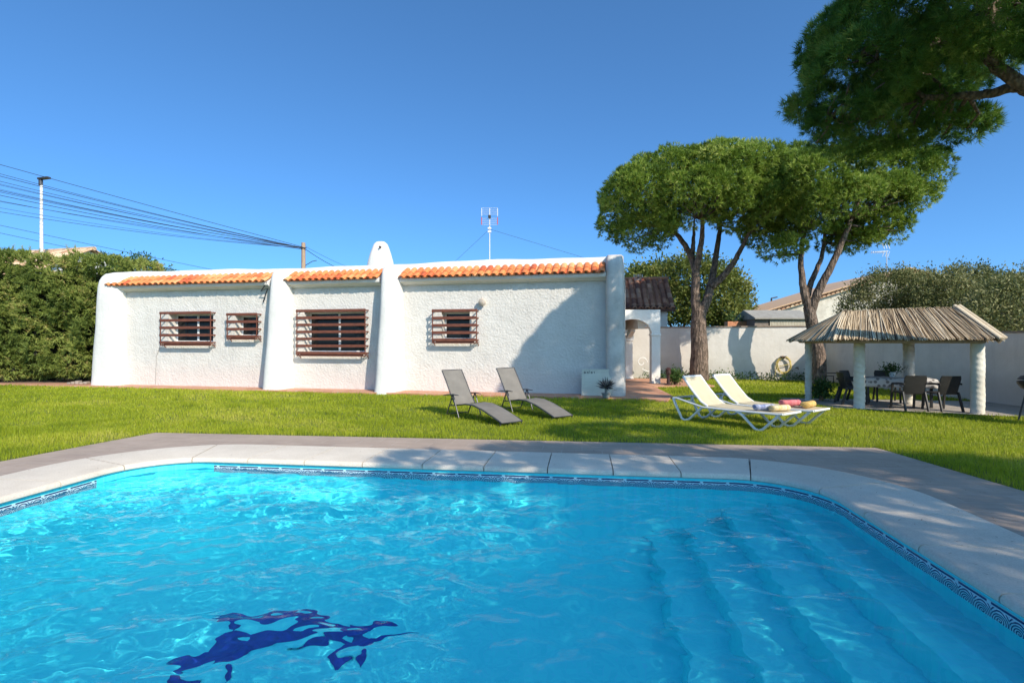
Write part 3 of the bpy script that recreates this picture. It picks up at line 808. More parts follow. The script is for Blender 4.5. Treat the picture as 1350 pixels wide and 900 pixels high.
umbrella_pine((B1.x, 23.2, 0), [
    ([(921, 503, 0), (922, 470, 0), (921, 430, 0), (922, 408, 0)], .42, .27),
    ([(920, 420, 0), (917, 390, 0), (917, 358, 0), (910, 336, .2), (895, 312, .5), (880, 300, .8)], .23, .07),
    ([(917, 360, 0), (922, 335, -.3), (926, 308, -.6), (926, 290, -.8)], .15, .07),
    ([(912, 340, 0), (914, 320, .3), (915, 300, .5)], .12, .05),
    ([(924, 415, 0), (932, 395, 0), (937, 375, .1), (942, 350, .3), (948, 310, .6), (950, 290, .8)], .22, .07),
    ([(938, 378, 0), (955, 362, -.2), (968, 345, -.4), (982, 318, -.6), (992, 300, -.8)], .17, .06)], 23.2,
    [(840, 262, -.3, 50, 2.2, 40), (878, 240, .6, 58, 2.6, 38), (905, 262, -1.2, 60, 2.0, 40), (935, 236, 0, 64, 2.9, 38), (978, 232, .6, 50, 2.6, 32), (1000, 250, 0, 52, 2.4, 40),
     (985, 278, -.6, 44, 2.2, 34), (815, 283, .4, 28, 1.8, 30), (850, 306, .4, 44, 1.8, 26), (1020, 300, .6, 44, 1.6, 34), (940, 256, -1.6, 58, 1.5, 38), (1035, 232, .8, 36, 1.8, 34)],
    'tall umbrella pine with forked trunk rising beside the arched porch', (6.2, .42, 36), 9, .15, .014, 21)
B2 = P(1078, 504, 21.2); B2.z = 0
umbrella_pine((B2.x, 21.2, 0), [
    ([(1079, 506, 0), (1080, 480, 0), (1076, 450, 0), (1070, 425, 0), (1066, 404, 0)], .27, .21),
    ([(1067, 408, 0), (1060, 385, 0), (1057, 362, .1), (1056, 335, .2), (1060, 300, .3)], .17, .07),
    ([(1062, 400, 0), (1070, 370, .2), (1083, 340, .5), (1088, 305, .8)], .13, .06),
    ([(1069, 410, 0), (1080, 382, -.2), (1094, 355, -.4), (1110, 320, -.5), (1122, 288, -.6)], .19, .08),
    ([(1082, 478, 0), (1086, 470, -.1), (1085, 460, -.1)], .1, .07)], 21.2,
    [(1050, 245, 0, 48, 2.0, 42), (1088, 232, .5, 50, 2.2, 34), (1130, 230, 0, 54, 2.2, 34), (1172, 230, .2, 46, 2.0, 28), (1203, 240, 0, 30, 1.8, 30), (1100, 270, -.9, 56, 1.8, 34),
     (1150, 262, -.6, 50, 1.8, 32), (1065, 288, .2, 42, 1.6, 32), (1150, 300, .3, 40, 1.5, 24), (1188, 270, .4, 32, 1.5, 24), (1030, 330, .2, 26, 1.1, 18), (1120, 318, .6, 34, 1.2, 16), (1178, 305, .5, 26, 1.1, 18)],
    'smaller umbrella pine with three slender stems behind the thatched gazebo', (7.4, .36, 34), 9, .14, .013, 22)
# the near pine whose crown hangs in at the top right corner
nb = Vector((12.6, 8.2, 0))
umbrella_pine(nb, [
    ([(1751, 595, 0), (1745, 480, 0), (1700, 330, .3), (1620, 215, .6), (1500, 150, .9), (1365, 133, 1.2)], .38, .15),
    ([(1420, 137, 1.1), (1350, 112, 1.2), (1310, 84, 1.3), (1285, 58, 1.4), (1250, 52, 1.6), (1225, 60, 1.9)], .13, .05),
    ([(1312, 86, 1.3), (1304, 50, 1.1), (1306, 10, .9), (1310, -40, .8)], .10, .06),
    ([(1380, 134, 1.2), (1345, 116, 1.4), (1300, 124, 1.6), (1255, 128, 1.8), (1222, 128, 2.0), (1190, 110, 2.2)], .11, .035),
    ([(1225, 128, 2.0), (1185, 140, 2.3), (1140, 158, 2.5), (1090, 160, 2.6)], .035, .012),
    ([(1250, 128, 1.9), (1225, 100, 2.0), (1180, 85, 2.2), (1140, 70, 2.4)], .035, .012),
    ([(1500, 150, .9), (1480, 60, .2), (1440, -60, -.4), (1400, -200, -.8)], .2, .08)], 8.2,
    [(1145, 60, 2.4, 76, 1.5, 70), (1120, 120, 2.6, 66, 1.3, 60), (1180, 40, 1.6, 90, 1.7, 82), (1240, -10, 1.2, 110, 2.0, 95), (1330, -30, .6, 120, 2.2, 90), (1165, 165, 3.0, 70, 1.2, 30),
     (1235, 178, 3.2, 60, 1.0, 20), (1205, 80, 3.4, 66, 1.0, 50), (1110, 165, 2.6, 52, 1.0, 34), (1420, -60, 0, 140, 2.5, 110), (1500, -120, -1.5, 170, 3, 110), (1400, 0, 3.0, 70, 1.6, 40), (1255, 85, 5.4, 70, 1.5, 40), (1225, 130, 5.0, 54, 1.1, 26), (1130, 100, 1.6, 56, 1.2, 56)],
    'near umbrella pine whose dark crown and bare limbs hang in at the top right corner', (13, .22, 22), 16, .14, .0062, 23, M_PINEDK, .2)
# pines behind the viewer that shade the water and the paving
def shade_pine(base, lobes, label, seed):
    rng = np.random.default_rng(seed); t = thing('pine_tree', label, 'pine tree', base, group='umbrella pines in the garden')
    mb = MB(); mb_src = branch(mb, [(0, 0, 0), (.2, .1, 2.2), (.0, 0, 4.6), (.1, .1, 6.2)], .36, .2)
    src = []
    for l in lobes: src += branch(mb, [(0, 0, 4.4), (l[0] * .4, l[1] * .4, 5.4), (l[0], l[1], l[2] - .2)], .14, .04)
    mb.build('trunk', M_BARK, t, smooth='all')
    C, Nn = blob_points(lobes, 48, rng, .3); var = rng.uniform(.2, .8, len(C))
    V, Fc, v = needles(C, Nn, var, 13, .3, .018, .6, rng); npmesh('crown', V, Fc, M_PINEDK, v, t)
shade_pine((10.9, -3.5, 0), [(0, 0, 7.2, 2.9, 2.6, 1.0), (-3.0, 2.9, 6.8, 1.8, 1.1, .7), (1.6, 1.3, 7.0, 1.8, 1.5, .8), (-2.2, -1.4, 6.9, 1.9, 1.8, .8), (1.8, -2, 7, 2.3, 2.2, .9), (-.3, 2.6, 6.6, 2.0, 1.1, .6), (-2.7, 5.3, 6.9, 1.5, .8, .5), (-6.0, 2.9, 6.8, .8, .6, .4), (-4.6, 3.6, 6.8, .8, .5, .4)],
           'umbrella pine standing behind the viewer, its shade falling on the pool steps', 31)
shade_pine((2.2, -8.4, 0), [(0, 0, 7.0, 2.6, 1.6, .9), (2.4, .4, 6.8, 2.0, 1.5, .8), (-2.4, .6, 6.8, 1.8, 1.3, .8)],
           'smaller umbrella pine standing behind the viewer, its shade falling on the near water', 32)

# hedge -----------------------------------------------------------------------
def hedge():
    rng = np.random.default_rng(41)
    t = thing('hedge', 'tall clipped cypress hedge filling the left edge beside the house', 'hedge', (-21, 22.4, 0))
    lobes = []
    # front face: rows of overlapping sprays
    for ix in range(15):
        for iz in range(7):
            x = -26 + ix * .92 + (.4 if iz % 2 else 0) + rng.uniform(-.2, .2); z = .75 + iz * .72 + rng.uniform(-.12, .12)
            y = 21.9 + rng.uniform(-.36, .3) + (.12 if iz == 6 else 0) + (0 if x < -16.6 else .9)
            if x > -15.7: continue
            z *= 1 - .014 * max(0, x + 22); z -= .12 * math.sin(x * 1.9) * (iz / 6)
            if z > 4.9 and x > -18: z -= .1
            lobes.append((x + 21, y - 22.4, z, rng.uniform(.6, .95), .7, rng.uniform(.34, .58)))
    C, Nn = blob_points(lobes, 120, rng, .35, bumps=.2)
    k = (Nn[:, 1] < .45) | (Nn[:, 2] > .3); C = C[k]; Nn = Nn[k]
    var = .45 + .25 * np.sin(C[:, 0] * 1.7 + C[:, 2] * 2) + rng.normal(0, .2, len(C)); var[C[:, 2] > 4.6] += .15
    V, Fc, v = needles(C, Nn * .8 + np.array([.1, 0, .3]), var, 9, .16, .021, .5, rng)
    # loose shoots standing up from the top
    c2 = []; n2 = []
    for x0, w_, hh in ((-20.4, .5, .7), (-17.9, .4, .7), (-17.4, .3, .5), (-16.1, .3, .5), (-15.5, .25, .45), (-21.4, .4, .6), (-18.6, .3, .35)):
        for _ in range(5):
            bx = x0 + rng.uniform(-w_, w_); by = 22.2 + rng.uniform(-.3, .3); lean = rng.uniform(-.35, .35); h_ = hh * rng.uniform(.5, 1.2)
            for s_ in np.linspace(0, 1, 16): c2.append((bx + 21 + lean * s_ * h_, by - 22.4, 5.15 * (1 - .016 * max(0, bx + 22)) + s_ * h_)); n2.append((lean, 0, 1))
    V2, F2, v2 = needles(np.array(c2), np.array(n2), np.full(len(c2), .75), 5, .13, .010, .45, rng)
    V = np.concatenate([V, V2]); Fc = np.concatenate([Fc, F2 + len(v)]); v = np.concatenate([v, v2])
    npmesh('foliage', V, Fc, M_HEDGE, v, t)
    mb = MB()
    for i in range(14):
        x = -5 + i * .95 + random.uniform(-.2, .2); mb.tube([(x, .2, 0), (x + .05, .25, 1.2), (x, .3, 4)], [.07, .06, .03], 6)
    mb.build('stem', M_OLIVEBARK, t)
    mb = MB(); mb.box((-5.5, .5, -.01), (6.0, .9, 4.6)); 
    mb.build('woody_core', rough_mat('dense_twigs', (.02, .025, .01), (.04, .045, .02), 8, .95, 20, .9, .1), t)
hedge()
def bushy(name, label, cat, base, lobes, mat, dens, cnt, size, seed, trunk=None, group=None, bark=M_OLIVEBARK, aspect=.45, jit=1.2):
    rng = np.random.default_rng(seed); t = thing(name, label, cat, base, group=group)
    C, Nn = blob_points(lobes, dens, rng, .4, bumps=.2); var = .5 + .2 * np.sin(C[:, 0] * 2.3 + C[:, 2] * 1.9) + rng.normal(0, .2, len(C))
    V, Fc, v = leaves(C, Nn * .6 + np.array([0, 0, .2]), var, cnt, size, .8, rng, aspect, jit); npmesh('crown', V, Fc, mat, v, t)
    mb = MB(); h = min(l[2] for l in lobes)
    for l in (lobes if trunk is None else lobes[:trunk]): branch(mb, [(0, 0, 0), (l[0] * .15, l[1] * .15, h * .5), (l[0] * .6, l[1] * .6, h * .9), (l[0], l[1], l[2])], .16, .03, 7)
    mb.build('trunk', bark, t, smooth='all'); return t
bushy('broadleaf_tree', 'dark rounded tree showing above the hedge beside the house roof', 'tree', (-18.0, 25.5, 0),
      [(0, 0, 4.75, 1.0, 1, .95), (.95, .2, 4.35, .8, .9, .75), (-.9, 0, 4.4, .9, .9, .8)], M_PLANT, 60, 10, .14, 51)
Yo = 20
def oc(px, py, Y, r, rz=None):
    c = P(px, py, Y); return (c.x, c.y, c.z, r, r, rz or r * .8)
def olive(name, label, base, ls, seed):
    L = [(a - base[0], b - base[1], c, d, e, f) for a, b, c, d, e, f in ls]
    return bushy(name, label, 'tree', base, L, M_OLIVE, 85, 13, .12, seed, aspect=.36)
olive('olive_tree', 'loose grey green olive tree beyond the wall left of the gazebo ridge', (14.6, 22.6, 0),
      [oc(1140, 408, 23, .95), (oc(1170, 388, 22.8, 1.2)), oc(1205, 390, 22.4, 1.2), oc(1195, 420, 22.4, 1.2)], 52)
olive('olive_tree', 'tallest dense olive tree beyond the wall above the gazebo roof', (16.8, 20.8, 0),
      [oc(1240, 397, 21, 1.3), oc(1275, 386, 21, 1.2), oc(1300, 392, 20.6, 1.2), oc(1255, 415, 20.6, 1.4)], 53)
olive('olive_tree', 'yellowish olive tree at the right edge beyond the wall', (16.8, 17.2, 0),
      [oc(1340, 400, 17.5, 1.0), oc(1375, 396, 17.5, 1.2), oc(1320, 412, 17.3, 1.0), oc(1365, 415, 17, 1.2)], 54)
# round pine far behind the porch
rng3 = 0
def far_pine():
    t0 = P(897, 450, 38); base = Vector((t0.x, 38, 0))
    ls = []
    for px, py, rx, rz in ((840, 378, 24, 22), (870, 372, 34, 24), (905, 368, 40, 24), (940, 378, 36, 26), (962, 392, 24, 28), (880, 400, 36, 24), (925, 402, 40, 24), (955, 412, 22, 14), (850, 396, 24, 18)):
        c = P(px, py, 38) - base; ls.append((c.x, random.uniform(-.8, .8), c.z, rx * 38 / F, 2, rz * 38 / F))
    t = bushy('pine_tree', 'round olive green pine far behind the porch and garden wall', 'pine tree', base, ls, M_TREE3, 24, 11, .24, 55, aspect=.5, bark=M_BARK, trunk=4)
far_pine()

# ------------------------------------------------------------------ garden walls
t = MB(); A = Vector((6.0, 24.9)); Bp = Vector((13.32, 22.55)); d = (Bp - A).normalized(); nrm = Vector((-d.y, d.x))
pl = [A - d * 3.2, Bp + d * .12, Bp + d * .12 + nrm * .2, A - d * 3.2 + nrm * .2]
wall_b = t.prism([(p.x, p.y) for p in pl], -.05, 2.33).build('garden_wall', M_GARDEN, bevel=.012)
tag(wall_b, 'white rendered garden wall behind the forked pine, joining the porch', 'wall')
cpb = MB(); pl2 = [A - d * 3.2 - nrm * .04, Bp + d * .16 - nrm * .04, Bp + d * .16 + nrm * .24, A - d * 3.2 + nrm * .24]
cpb.prism([(p.x, p.y) for p in pl2], 2.333, 2.385).build('wall_cap', rough_mat('wall_cap_brown', (.25, .18, .13), (.42, .33, .26), 3, .8, 20, .3), wall_b)
t = MB(); t.box((13.28, 2, -.05), (13.48, 22.5, 1.93)); wall_s = t.build('garden_wall', M_GARDEN, bevel=.012)
tag(wall_s, 'long white garden wall running behind the thatched gazebo to the right edge', 'wall')
t = MB(); t.box((13.24, 2, 1.933), (13.52, 22.5, 1.975)); t.build('wall_cap', MATS['wall_cap_brown'], wall_s)
# cable along back wall, hose reel, spigot
def hose():
    t = MB(); c = P(1035, 481, 22.9); fac = -nrm
    c3 = Vector((c.x, A.y + (c.x - A.x) * d.y / d.x, 1.7 - 31 * 23 / F + .0)); pts = []
    base = c3 + Vector((fac.x, fac.y, 0)) * .10
    D3 = Vector((d.x, d.y, 0)); N3 = Vector((fac.x, fac.y, 0))
    for i in range(150):
        a = i / 150 * 2 * PI * 6 + .4; r = .33 + .03 * math.sin(i * .7) + .02 * math.sin(i * .13)
        pts.append(base + D3 * r * .82 * math.cos(a) + Vector((0, 0, 1)) * r * math.sin(a) * 1.05 + N3 * (.02 * math.sin(i * .31)))
    pts += [base + D3 * (-.36) + Vector((0, 0, -.1 - k * .12)) + D3 * .05 * math.sin(k) for k in range(5)]
    root = thing('garden_hose', 'coiled yellow garden hose hanging on the white wall in leaf shade', 'hose', base)
    o = MB().tube([p - base for p in pts], .017, 6).build('coil', rough_mat('yellow_hose', (.48, .36, .10), (.62, .50, .18), 6, .5, 50, 0), root, smooth='all')
    mb = MB(); mb.tube([Vector((0, 0, .32)), Vector((0, 0, .32)) - N3 * .11], .03, 8); mb.beam(Vector((-.12, 0, .36)), Vector((.12, 0, .36)), .1, .06); mb.build('wall_hook', M_IRON, root)
hose()
sp = thing('garden_tap', 'small dark tap on the white wall right of the coiled hose', 'tap', P(1051, 485, 22.75))
MB().tube([(0, .12, 0), (0, -.06, 0), (0, -.09, -.05)], .022, 8).build('spout', M_IRON, sp); MB().tube([(-.05, -.03, .05), (.05, -.03, .05)], .012, 6).build('handle', M_IRON, sp)
pp = thing('water_pipe', 'black bent irrigation pipe standing at the wall beside the slender stemmed pine', 'pipe', (13.1, 21.6, 0))
mb = MB()
mb.tube([(-.35, .1, 0), (-.35, .1, .42), (.1, -.1, .42)], .018, 6); mb.tube([(-.02, 0, 0), (-.02, 0, .3), (-.3, .1, .3)], .018, 6); mb.build('pipe_run', M_BLACKPL, pp)
mb = MB(); mb.tube([(-.35, .1, .42), (-.35, .1, .47)], .035, 8); mb.build('valve', M_BLACKPL, pp)

# ------------------------------------------------------------------ porch
def porch():
    t = thing('porch', 'white arched porch at the right end of the house with terracotta floor', 'porch', (5.0, 20.9, 0))
    mb = MB(); x0, x1 = -1.6, .84; cx, hw = -.24, .74; spring, rise, top = 2.02, .56, 2.95; yb = .34
    # front arch wall as a prism in xz
    pts = [(x0, 0), (x0, top), (x1, top), (x1, 0), (cx + hw, 0), (cx + hw, spring)]
    arc = [(cx + hw * math.cos(a), spring + rise * math.sin(a)) for a in [PI * i / 24 for i in range(1, 24)]]
    pts += arc + [(cx - hw, spring), (cx - hw, 0)]
    n = len(pts); v = [Vector((x, 0, z)) for x, z in pts] + [Vector((x, yb, z)) for x, z in pts]
    # faces: strips left/right/top
    bm = bmesh.new(); V = [bm.verts.new(p) for p in v[:n]]
    es = [bm.edges.new((V[i], V[(i + 1) % n])) for i in range(n)]; bmesh.ops.triangle_fill(bm, edges=es, use_beauty=True)
    r = bmesh.ops.extrude_face_region(bm, geom=bm.faces[:]); bmesh.ops.translate(bm, vec=(0, yb, 0), verts=[g for g in r['geom'] if isinstance(g, bmesh.types.BMVert)])
    bmesh.ops.recalc_face_normals(bm, faces=bm.faces)
    me = bpy.data.meshes.new('arch_wall'); bm.to_mesh(me); bm.free(); me.materials.append(M_SMOOTH)
    o = bpy.data.objects.new('arch_wall', me); COL.objects.link(o); o.parent = t
    mb = MB(); mb.box((cx + hw - .03, -.03, 1.93), (x1 + .03, yb + .03, 2.0)); mb.build('pillar_capital', M_SMOOTH, t, bevel=.01)
    mb = MB(); mb.box((cx + hw - .02, -.02, 0), (x1 + .02, yb + .02, .08)); mb.build('pillar_base', M_SMOOTH, t, bevel=.01)
    # inner pillar with capital
    px, py = .18, 2.75
    mb = MB(); mb.box((px - .16, py - .16, 0), (px + .16, py + .16, 1.85)); mb.box((px - .2, py - .2, 1.72), (px + .2, py + .2, 1.98)); mb.box((px - .19, py - .19, 0), (px + .19, py + .19, .12))
    mb.build('inner_pillar', M_SMOOTH, t, bevel=.015)
    mb = MB(); mb.box((px - .14, yb, 2.22), (px + .14, 3.6, 2.6)); mb.box((-1.6, py - .14, 2.22), (px - .14, py + .14, 2.6))
    mb.beam((px, py - .9, 2.25), (px, py - .1, 1.95), .2, .25)
    mb.build('roof_beam', M_SMOOTH, t, bevel=.01)
    mb = MB(); mb.box((x0, yb - .0, 2.605), (x1, 3.9, 2.70)); mb.build('ceiling', rough_mat('ochre_ceiling', (.55, .36, .22), (.68, .48, .32), 3, .8, 30, .2), t)
porch()
# neighbour's house behind the porch
def tiled_roof_house(name, label, loc, rz, w, dep, eave, ridge, wallm, tilem, over=.35, courses=6, pitch=.3):
    t = thing(name, label, 'house', loc, rz)
    mb = MB(); mb.box((0, 0, -.05), (w, dep, eave))
    # gables
    mb.add([(0, 0, eave), (0, dep, eave), (0, dep / 2, ridge - .08), (w, 0, eave), (w, dep, eave), (w, dep / 2, ridge - .08)], [(0, 1, 2), (3, 5, 4)])
    mb.build('wall', wallm, t)
    sl = (ridge - eave) / (dep / 2)
    mb = tiled_slope(MB(), -over, w + over, -over, eave - sl * over, dep / 2, ridge, pitch, courses, .06)
    Mf = Matrix.Translation((w, dep, 0)) @ Matrix.Rotation(PI, 4, 'Z'); tiled_slope(mb, -over, w + over, -over, eave - sl * over, dep / 2, ridge, pitch, courses, .06, M=Mf)
    mb.cur = .6; mb.tube([(-over, dep / 2, ridge + .03), (w + over, dep / 2, ridge + .03)], .11, 10)
    rf = mb.build('roof', tilem, t, smooth=True, recalc=False)
    mb = MB(); mb.box((-over + .02, -over + .03, eave - sl * over - .12), (w + over - .02, 0, eave - .02 - sl * over * .3)); mb.build('eave_board', rough_mat('dark_eave', (.08, .04, .03), (.14, .07, .05), 4), t)
    return t
tiled_roof_house('neighbour_house', 'white house with dark old tile roof just behind the porch', (1.5, 27.2, 0), math.radians(-6), 6.3, 3.4, 3.6, 5.0, M_SMOOTH, M_OLDTILE)
ant2 = panel_antenna(P(841, 384, 28.2), P(841, 362, 28.2), .45, .3, 'rooftop_antenna', 'small pale antenna on the dark tiled roof behind the porch')
mb = MB()
c = P(840, 386, 27.9); tg = MB(); tg.lathe([(.42, -.1), (.40, .02), (.25, .1), (.22, .16), (.1, .24), (.02, .25)], (0, 0, 0), 12)
o = tg.build('roof_finial', M_SANDTILE, None, smooth=True); o.location = c; tag(o, 'pale rounded tile cap on the ridge of the dark roof behind the porch', 'roof cap')

# gabled house to the right
def gable_house():
    Y = 33.0
    t = thing('gable_house', 'sandy walled house with long sloping tile verge behind the slender stemmed pine', 'house', (P(1003, 450, Y).x, Y, 0), math.radians(-4))
    W = 9.6; RX = 8.6; e = P(0, 412, Y).z; r = P(0, 356, Y).z; dep = 9
    mb = MB(); right = 17.2; mb.prism([(0, -.05), (right, -.05), (right, e), (RX, r - .1), (0, e - .05)], 0, dep, Matrix(((1, 0, 0, 0), (0, 0, 1, 0), (0, 1, 0, 0), (0, 0, 0, 1))))
    mb.build('wall', stucco('sandy_plaster', (.70, .64, .54), (.42, .37, .30), 6, .4, .04), t)
    # verge: double row of tile ends following the slope, and the slopes themselves
    sl = math.atan2(r - e, RX); LL = RX / math.cos(sl)
    for sx in (0, 1):
        mb = MB(); M0 = (Matrix.Translation((0, 0, e)) @ Matrix.Rotation(-sl, 4, 'Y')) if sx == 0 else (Matrix.Translation((right, 0, e)) @ Matrix.Rotation(PI + sl, 4, 'Y') @ Matrix.Scale(-1, 4, (0, 0, 1)))
        k = int(LL / .28)
        for i in range(-2, k):
            for row in range(2):
                mb.cur = min(1, max(0, random.gauss(.5, .3))); x = (i + .5 * row) * .28
                pts = [M0 @ Vector((x + .14 + .125 * math.cos(a), -.28 + .1 * row, -.20 + .12 * row + .09 * math.sin(a))) for a in [PI * j / 6 for j in range(7)]]
                pts2 = [p + Vector((0, .5, 0)) for p in pts]
                mb.add(pts + pts2, [(j, j + 1, 8 + j, 7 + j) for j in range(6)] + [tuple(range(7))])
        mb.cur = .5; b = [M0 @ Vector(p) for p in ((-.6, -.34, 0.0), (LL, -.34, 0.0), (LL, dep, 0.0), (-.6, dep, 0.0), (-.6, -.34, .06), (LL, -.34, .06), (LL, dep, .06), (-.6, dep, .06))]
        mb.add(b, [(0, 1, 2, 3), (4, 7, 6, 5), (0, 4, 5, 1), (1, 5, 6, 2), (2, 6, 7, 3), (3, 7, 4, 0)])
        mb.build('roof', M_SANDTILE, t, smooth=True, recalc=False)
    mb = MB(); mb.box((.6, -.02, 2.2), (1.7, .04, 3.1)); mb.build('window', M_GLASS, t)
    return t
gable_house()
# television antenna on that house
Y = 33.4; c = P(1169, 361, Y); t = thing('rooftop_antenna', 'comb shaped antenna on a thin mast over the sandy gabled house', 'antenna', c)
zt = P(0, 330, Y).z - c.z
MB().tube([(0, 0, -.3), (0, 0, zt)], .025, 6).build('mast', M_GALV, t)
mb = MB(); mb.tube([(.1, 0, zt - .05), (-.95, 0, zt - .12)], .02, 5)
for k in range(7): x = -.95 + k * .13; mb.tube([(x, -.16, zt - .12), (x, .16, zt - .12)], .012, 4); mb.tube([(x, 0, zt - .22), (x, 0, zt - .02)], .012, 4)
for k in range(3): x = -.15 + k * .17; mb.tube([(x, 0, zt + .1), (x - .13, 0, zt + .42)], .022, 5); mb.tube([(x, 0, zt - .05), (x - .12, 0, zt - .4)], .014, 5)
mb.build('receiver', M_ALU, t)
# grey roofed shed in front of it, little wooden structure and far posts
t = thing('garden_shed', 'small grey roofed shed with slatted front showing over the garden wall', 'shed', P(995, 450, 29) - Vector((0, 0, H)))
w = 72 * 29 / F; zt = P(0, 407, 29).z; ze = P(0, 419, 29).z
mb = MB(); mb.box((0, 0, 0), (w, 2.4, ze - .02)); mb.build('wall', rough_mat('grey_board', (.16, .13, .11), (.24, .2, .17), 4), t)
mb = MB(); mb.add([(-.1, -.25, ze), (w + .1, -.25, ze), (w + .1, 1.2, zt), (-.1, 1.2, zt), (-.1, 2.6, ze), (w + .1, 2.6, ze), (-.1, -.25, ze - .07), (w + .1, -.25, ze - .07), (-.1, 2.6, ze - .07), (w + .1, 2.6, ze - .07)],
     [(0, 1, 2, 3), (3, 2, 5, 4), (0, 6, 7, 1), (4, 5, 9, 8), (0, 3, 4, 8, 6), (1, 7, 9, 5, 2), (6, 8, 9, 7)]); mb.build('roof', rough_mat('grey_felt', (.26, .24, .21), (.36, .34, .30), 4), t)
mb = MB()
for i in range(26): x = .8 + i * (w - .8) / 26; mb.box((x, -.07, ze - .75), (x + .07, -.03, ze - .1))
mb.build('slats', rough_mat('pale_slats', (.4, .36, .28), (.55, .5, .4), 4), t)
for px, py, hh, lab in ((1017, 393, 30, 'thin lamp post with short arm on the skyline left of the sandy gable'),):
    b = P(px, 450, 45); t = thing('street_lamp', lab, 'street lamp', (b.x, 45, 0)); z = P(px, py, 45).z
    MB().tube([(0, 0, 0), (0, 0, z)], .07, 6).build('pole', M_STEEL, t); mb = MB(); mb.tube([(0, 0, z), (.5, 0, z + .1)], .06, 6); mb.build('lamp_head', M_STEEL, t)
t = thing('brick_planter', 'orange brick planter box on the skyline between pine and shed', 'planter', P(985, 450, 30) - Vector((.5, 0, H)))
z1 = P(0, 426, 30).z
MB().box((-.6, 0, 0), (.7, .5, z1 + .1)).build('box', rough_mat('orange_brick', (.5, .2, .1), (.6, .28, .15), 6), t, bevel=.02)
rg = np.random.default_rng(3); n_ = 60; Cc = np.stack([rg.uniform(-.5, .6, n_), rg.uniform(.1, .4, n_), rg.uniform(z1, z1 + .5, n_)], 1)
V, Fc, v = leaves(Cc, np.tile([0, 0, 1.], (n_, 1)), rg.uniform(0, 1, n_), 6, .12, .8, rg); npmesh('foliage', V, Fc, M_PLANT, v, t)
# roof behind the hedge
tiled_roof_house('neighbour_house', 'pale tiled roof peeking over the hedge at far left', (-37.0, 29.5, 0), math.radians(-14), 13.5, 6.0, 5.1, 6.75, M_SMOOTH, M_SANDTILE, pitch=.35)
# cables on the far right skyline
cable(P(960, 412, 48), P(1010, 415, 47), .2, .02, 'far cable on the skyline between round pine and sandy gable, upper', 'far skyline cables')
cable(P(960, 419, 48), P(1010, 422, 47), .2, .02, 'far cable on the skyline between round pine and sandy gable, lower', 'far skyline cables')

# ------------------------------------------------------------------ gazebo
GT = [Vector((8.83, 13.5, 0)), Vector((10.92, 12.45, 0)), Vector((8.52, 15.26, 0)), Vector((10.72, 14.35, 0))]
gz = thing('gazebo', 'open gazebo with dry cane thatched roof on white plaster columns', 'gazebo', (9.75, 13.9, 0))
GO = Vector((9.75, 13.9, 0))
for k, c in enumerate(GT):
    mb = MB(); rings = []; rr = (.125, .135, .09, .13)[k]
    for i in range(121):
        z = 1.70 * i / 120; rg_ = []
        for j in range(20):
            a = 2 * PI * j / 20; tw = .007 * max(-.4, math.sin(2 * a + z * 46 + k)) * (1 if k != 1 else .5) + .004 * math.sin(3 * a - z * 9 + k)
            rg_.append(c - GO + Vector(((rr + tw) * math.cos(a), (rr + tw) * math.sin(a), z)))
        rings.append(rg_)
    mb.loft(rings).build('column', M_STONECOL, gz, smooth='all')
# roof: eave quad and ridge
FLc, FRc, BLc, BRc = [c.copy() for c in GT]
ax = (FRc - FLc).normalized(); ay = (BLc - FLc).normalized()
ez = 1.75
EFL = FLc - ax * .55 - ay * .55; EFR = FRc + ax * .42 - ay * .42; EBL = BLc - ax * .42 + ay * .4; EBR = BRc + ax * .45 + ay * .5
EFL = P(1100, 453, 12.85); EFL.z = 0; EFR = P(1318, 447, 12.0); EFR.z = 0; EBL = P(1041, 452, 15.6); EBL.z = 0; EBR = P(1262, 447, 14.6); EBR.z = 0
for q in (EFL, EFR, EBL, EBR): q.z = ez
RL = P(1112, 412, 14.2); RR = P(1262, 407, 13.6)
fr = MB()
for a, b in ((EFL, EFR), (EFR, EBR), (EBR, EBL), (EBL, EFL)):
    fr.tube([a.lerp(GO + Vector((0, 0, ez)), .12) - GO + Vector((0, 0, -.05)), b.lerp(GO + Vector((0, 0, ez)), .12) - GO + Vector((0, 0, -.05))], .045, 8)
for c_, a in ((EFL, RL), (EBL, RL), (EFR, RR), (EBR, RR)): fr.tube([c_ - GO - Vector((0, 0, .06)), a - GO - Vector((0, 0, .08))], .035, 6)
fr.tube([RL - GO - Vector((0, 0, .06)), RR - GO - Vector((0, 0, .06))], .04, 6)
fr.build('roof_frame', M_POLE, gz)
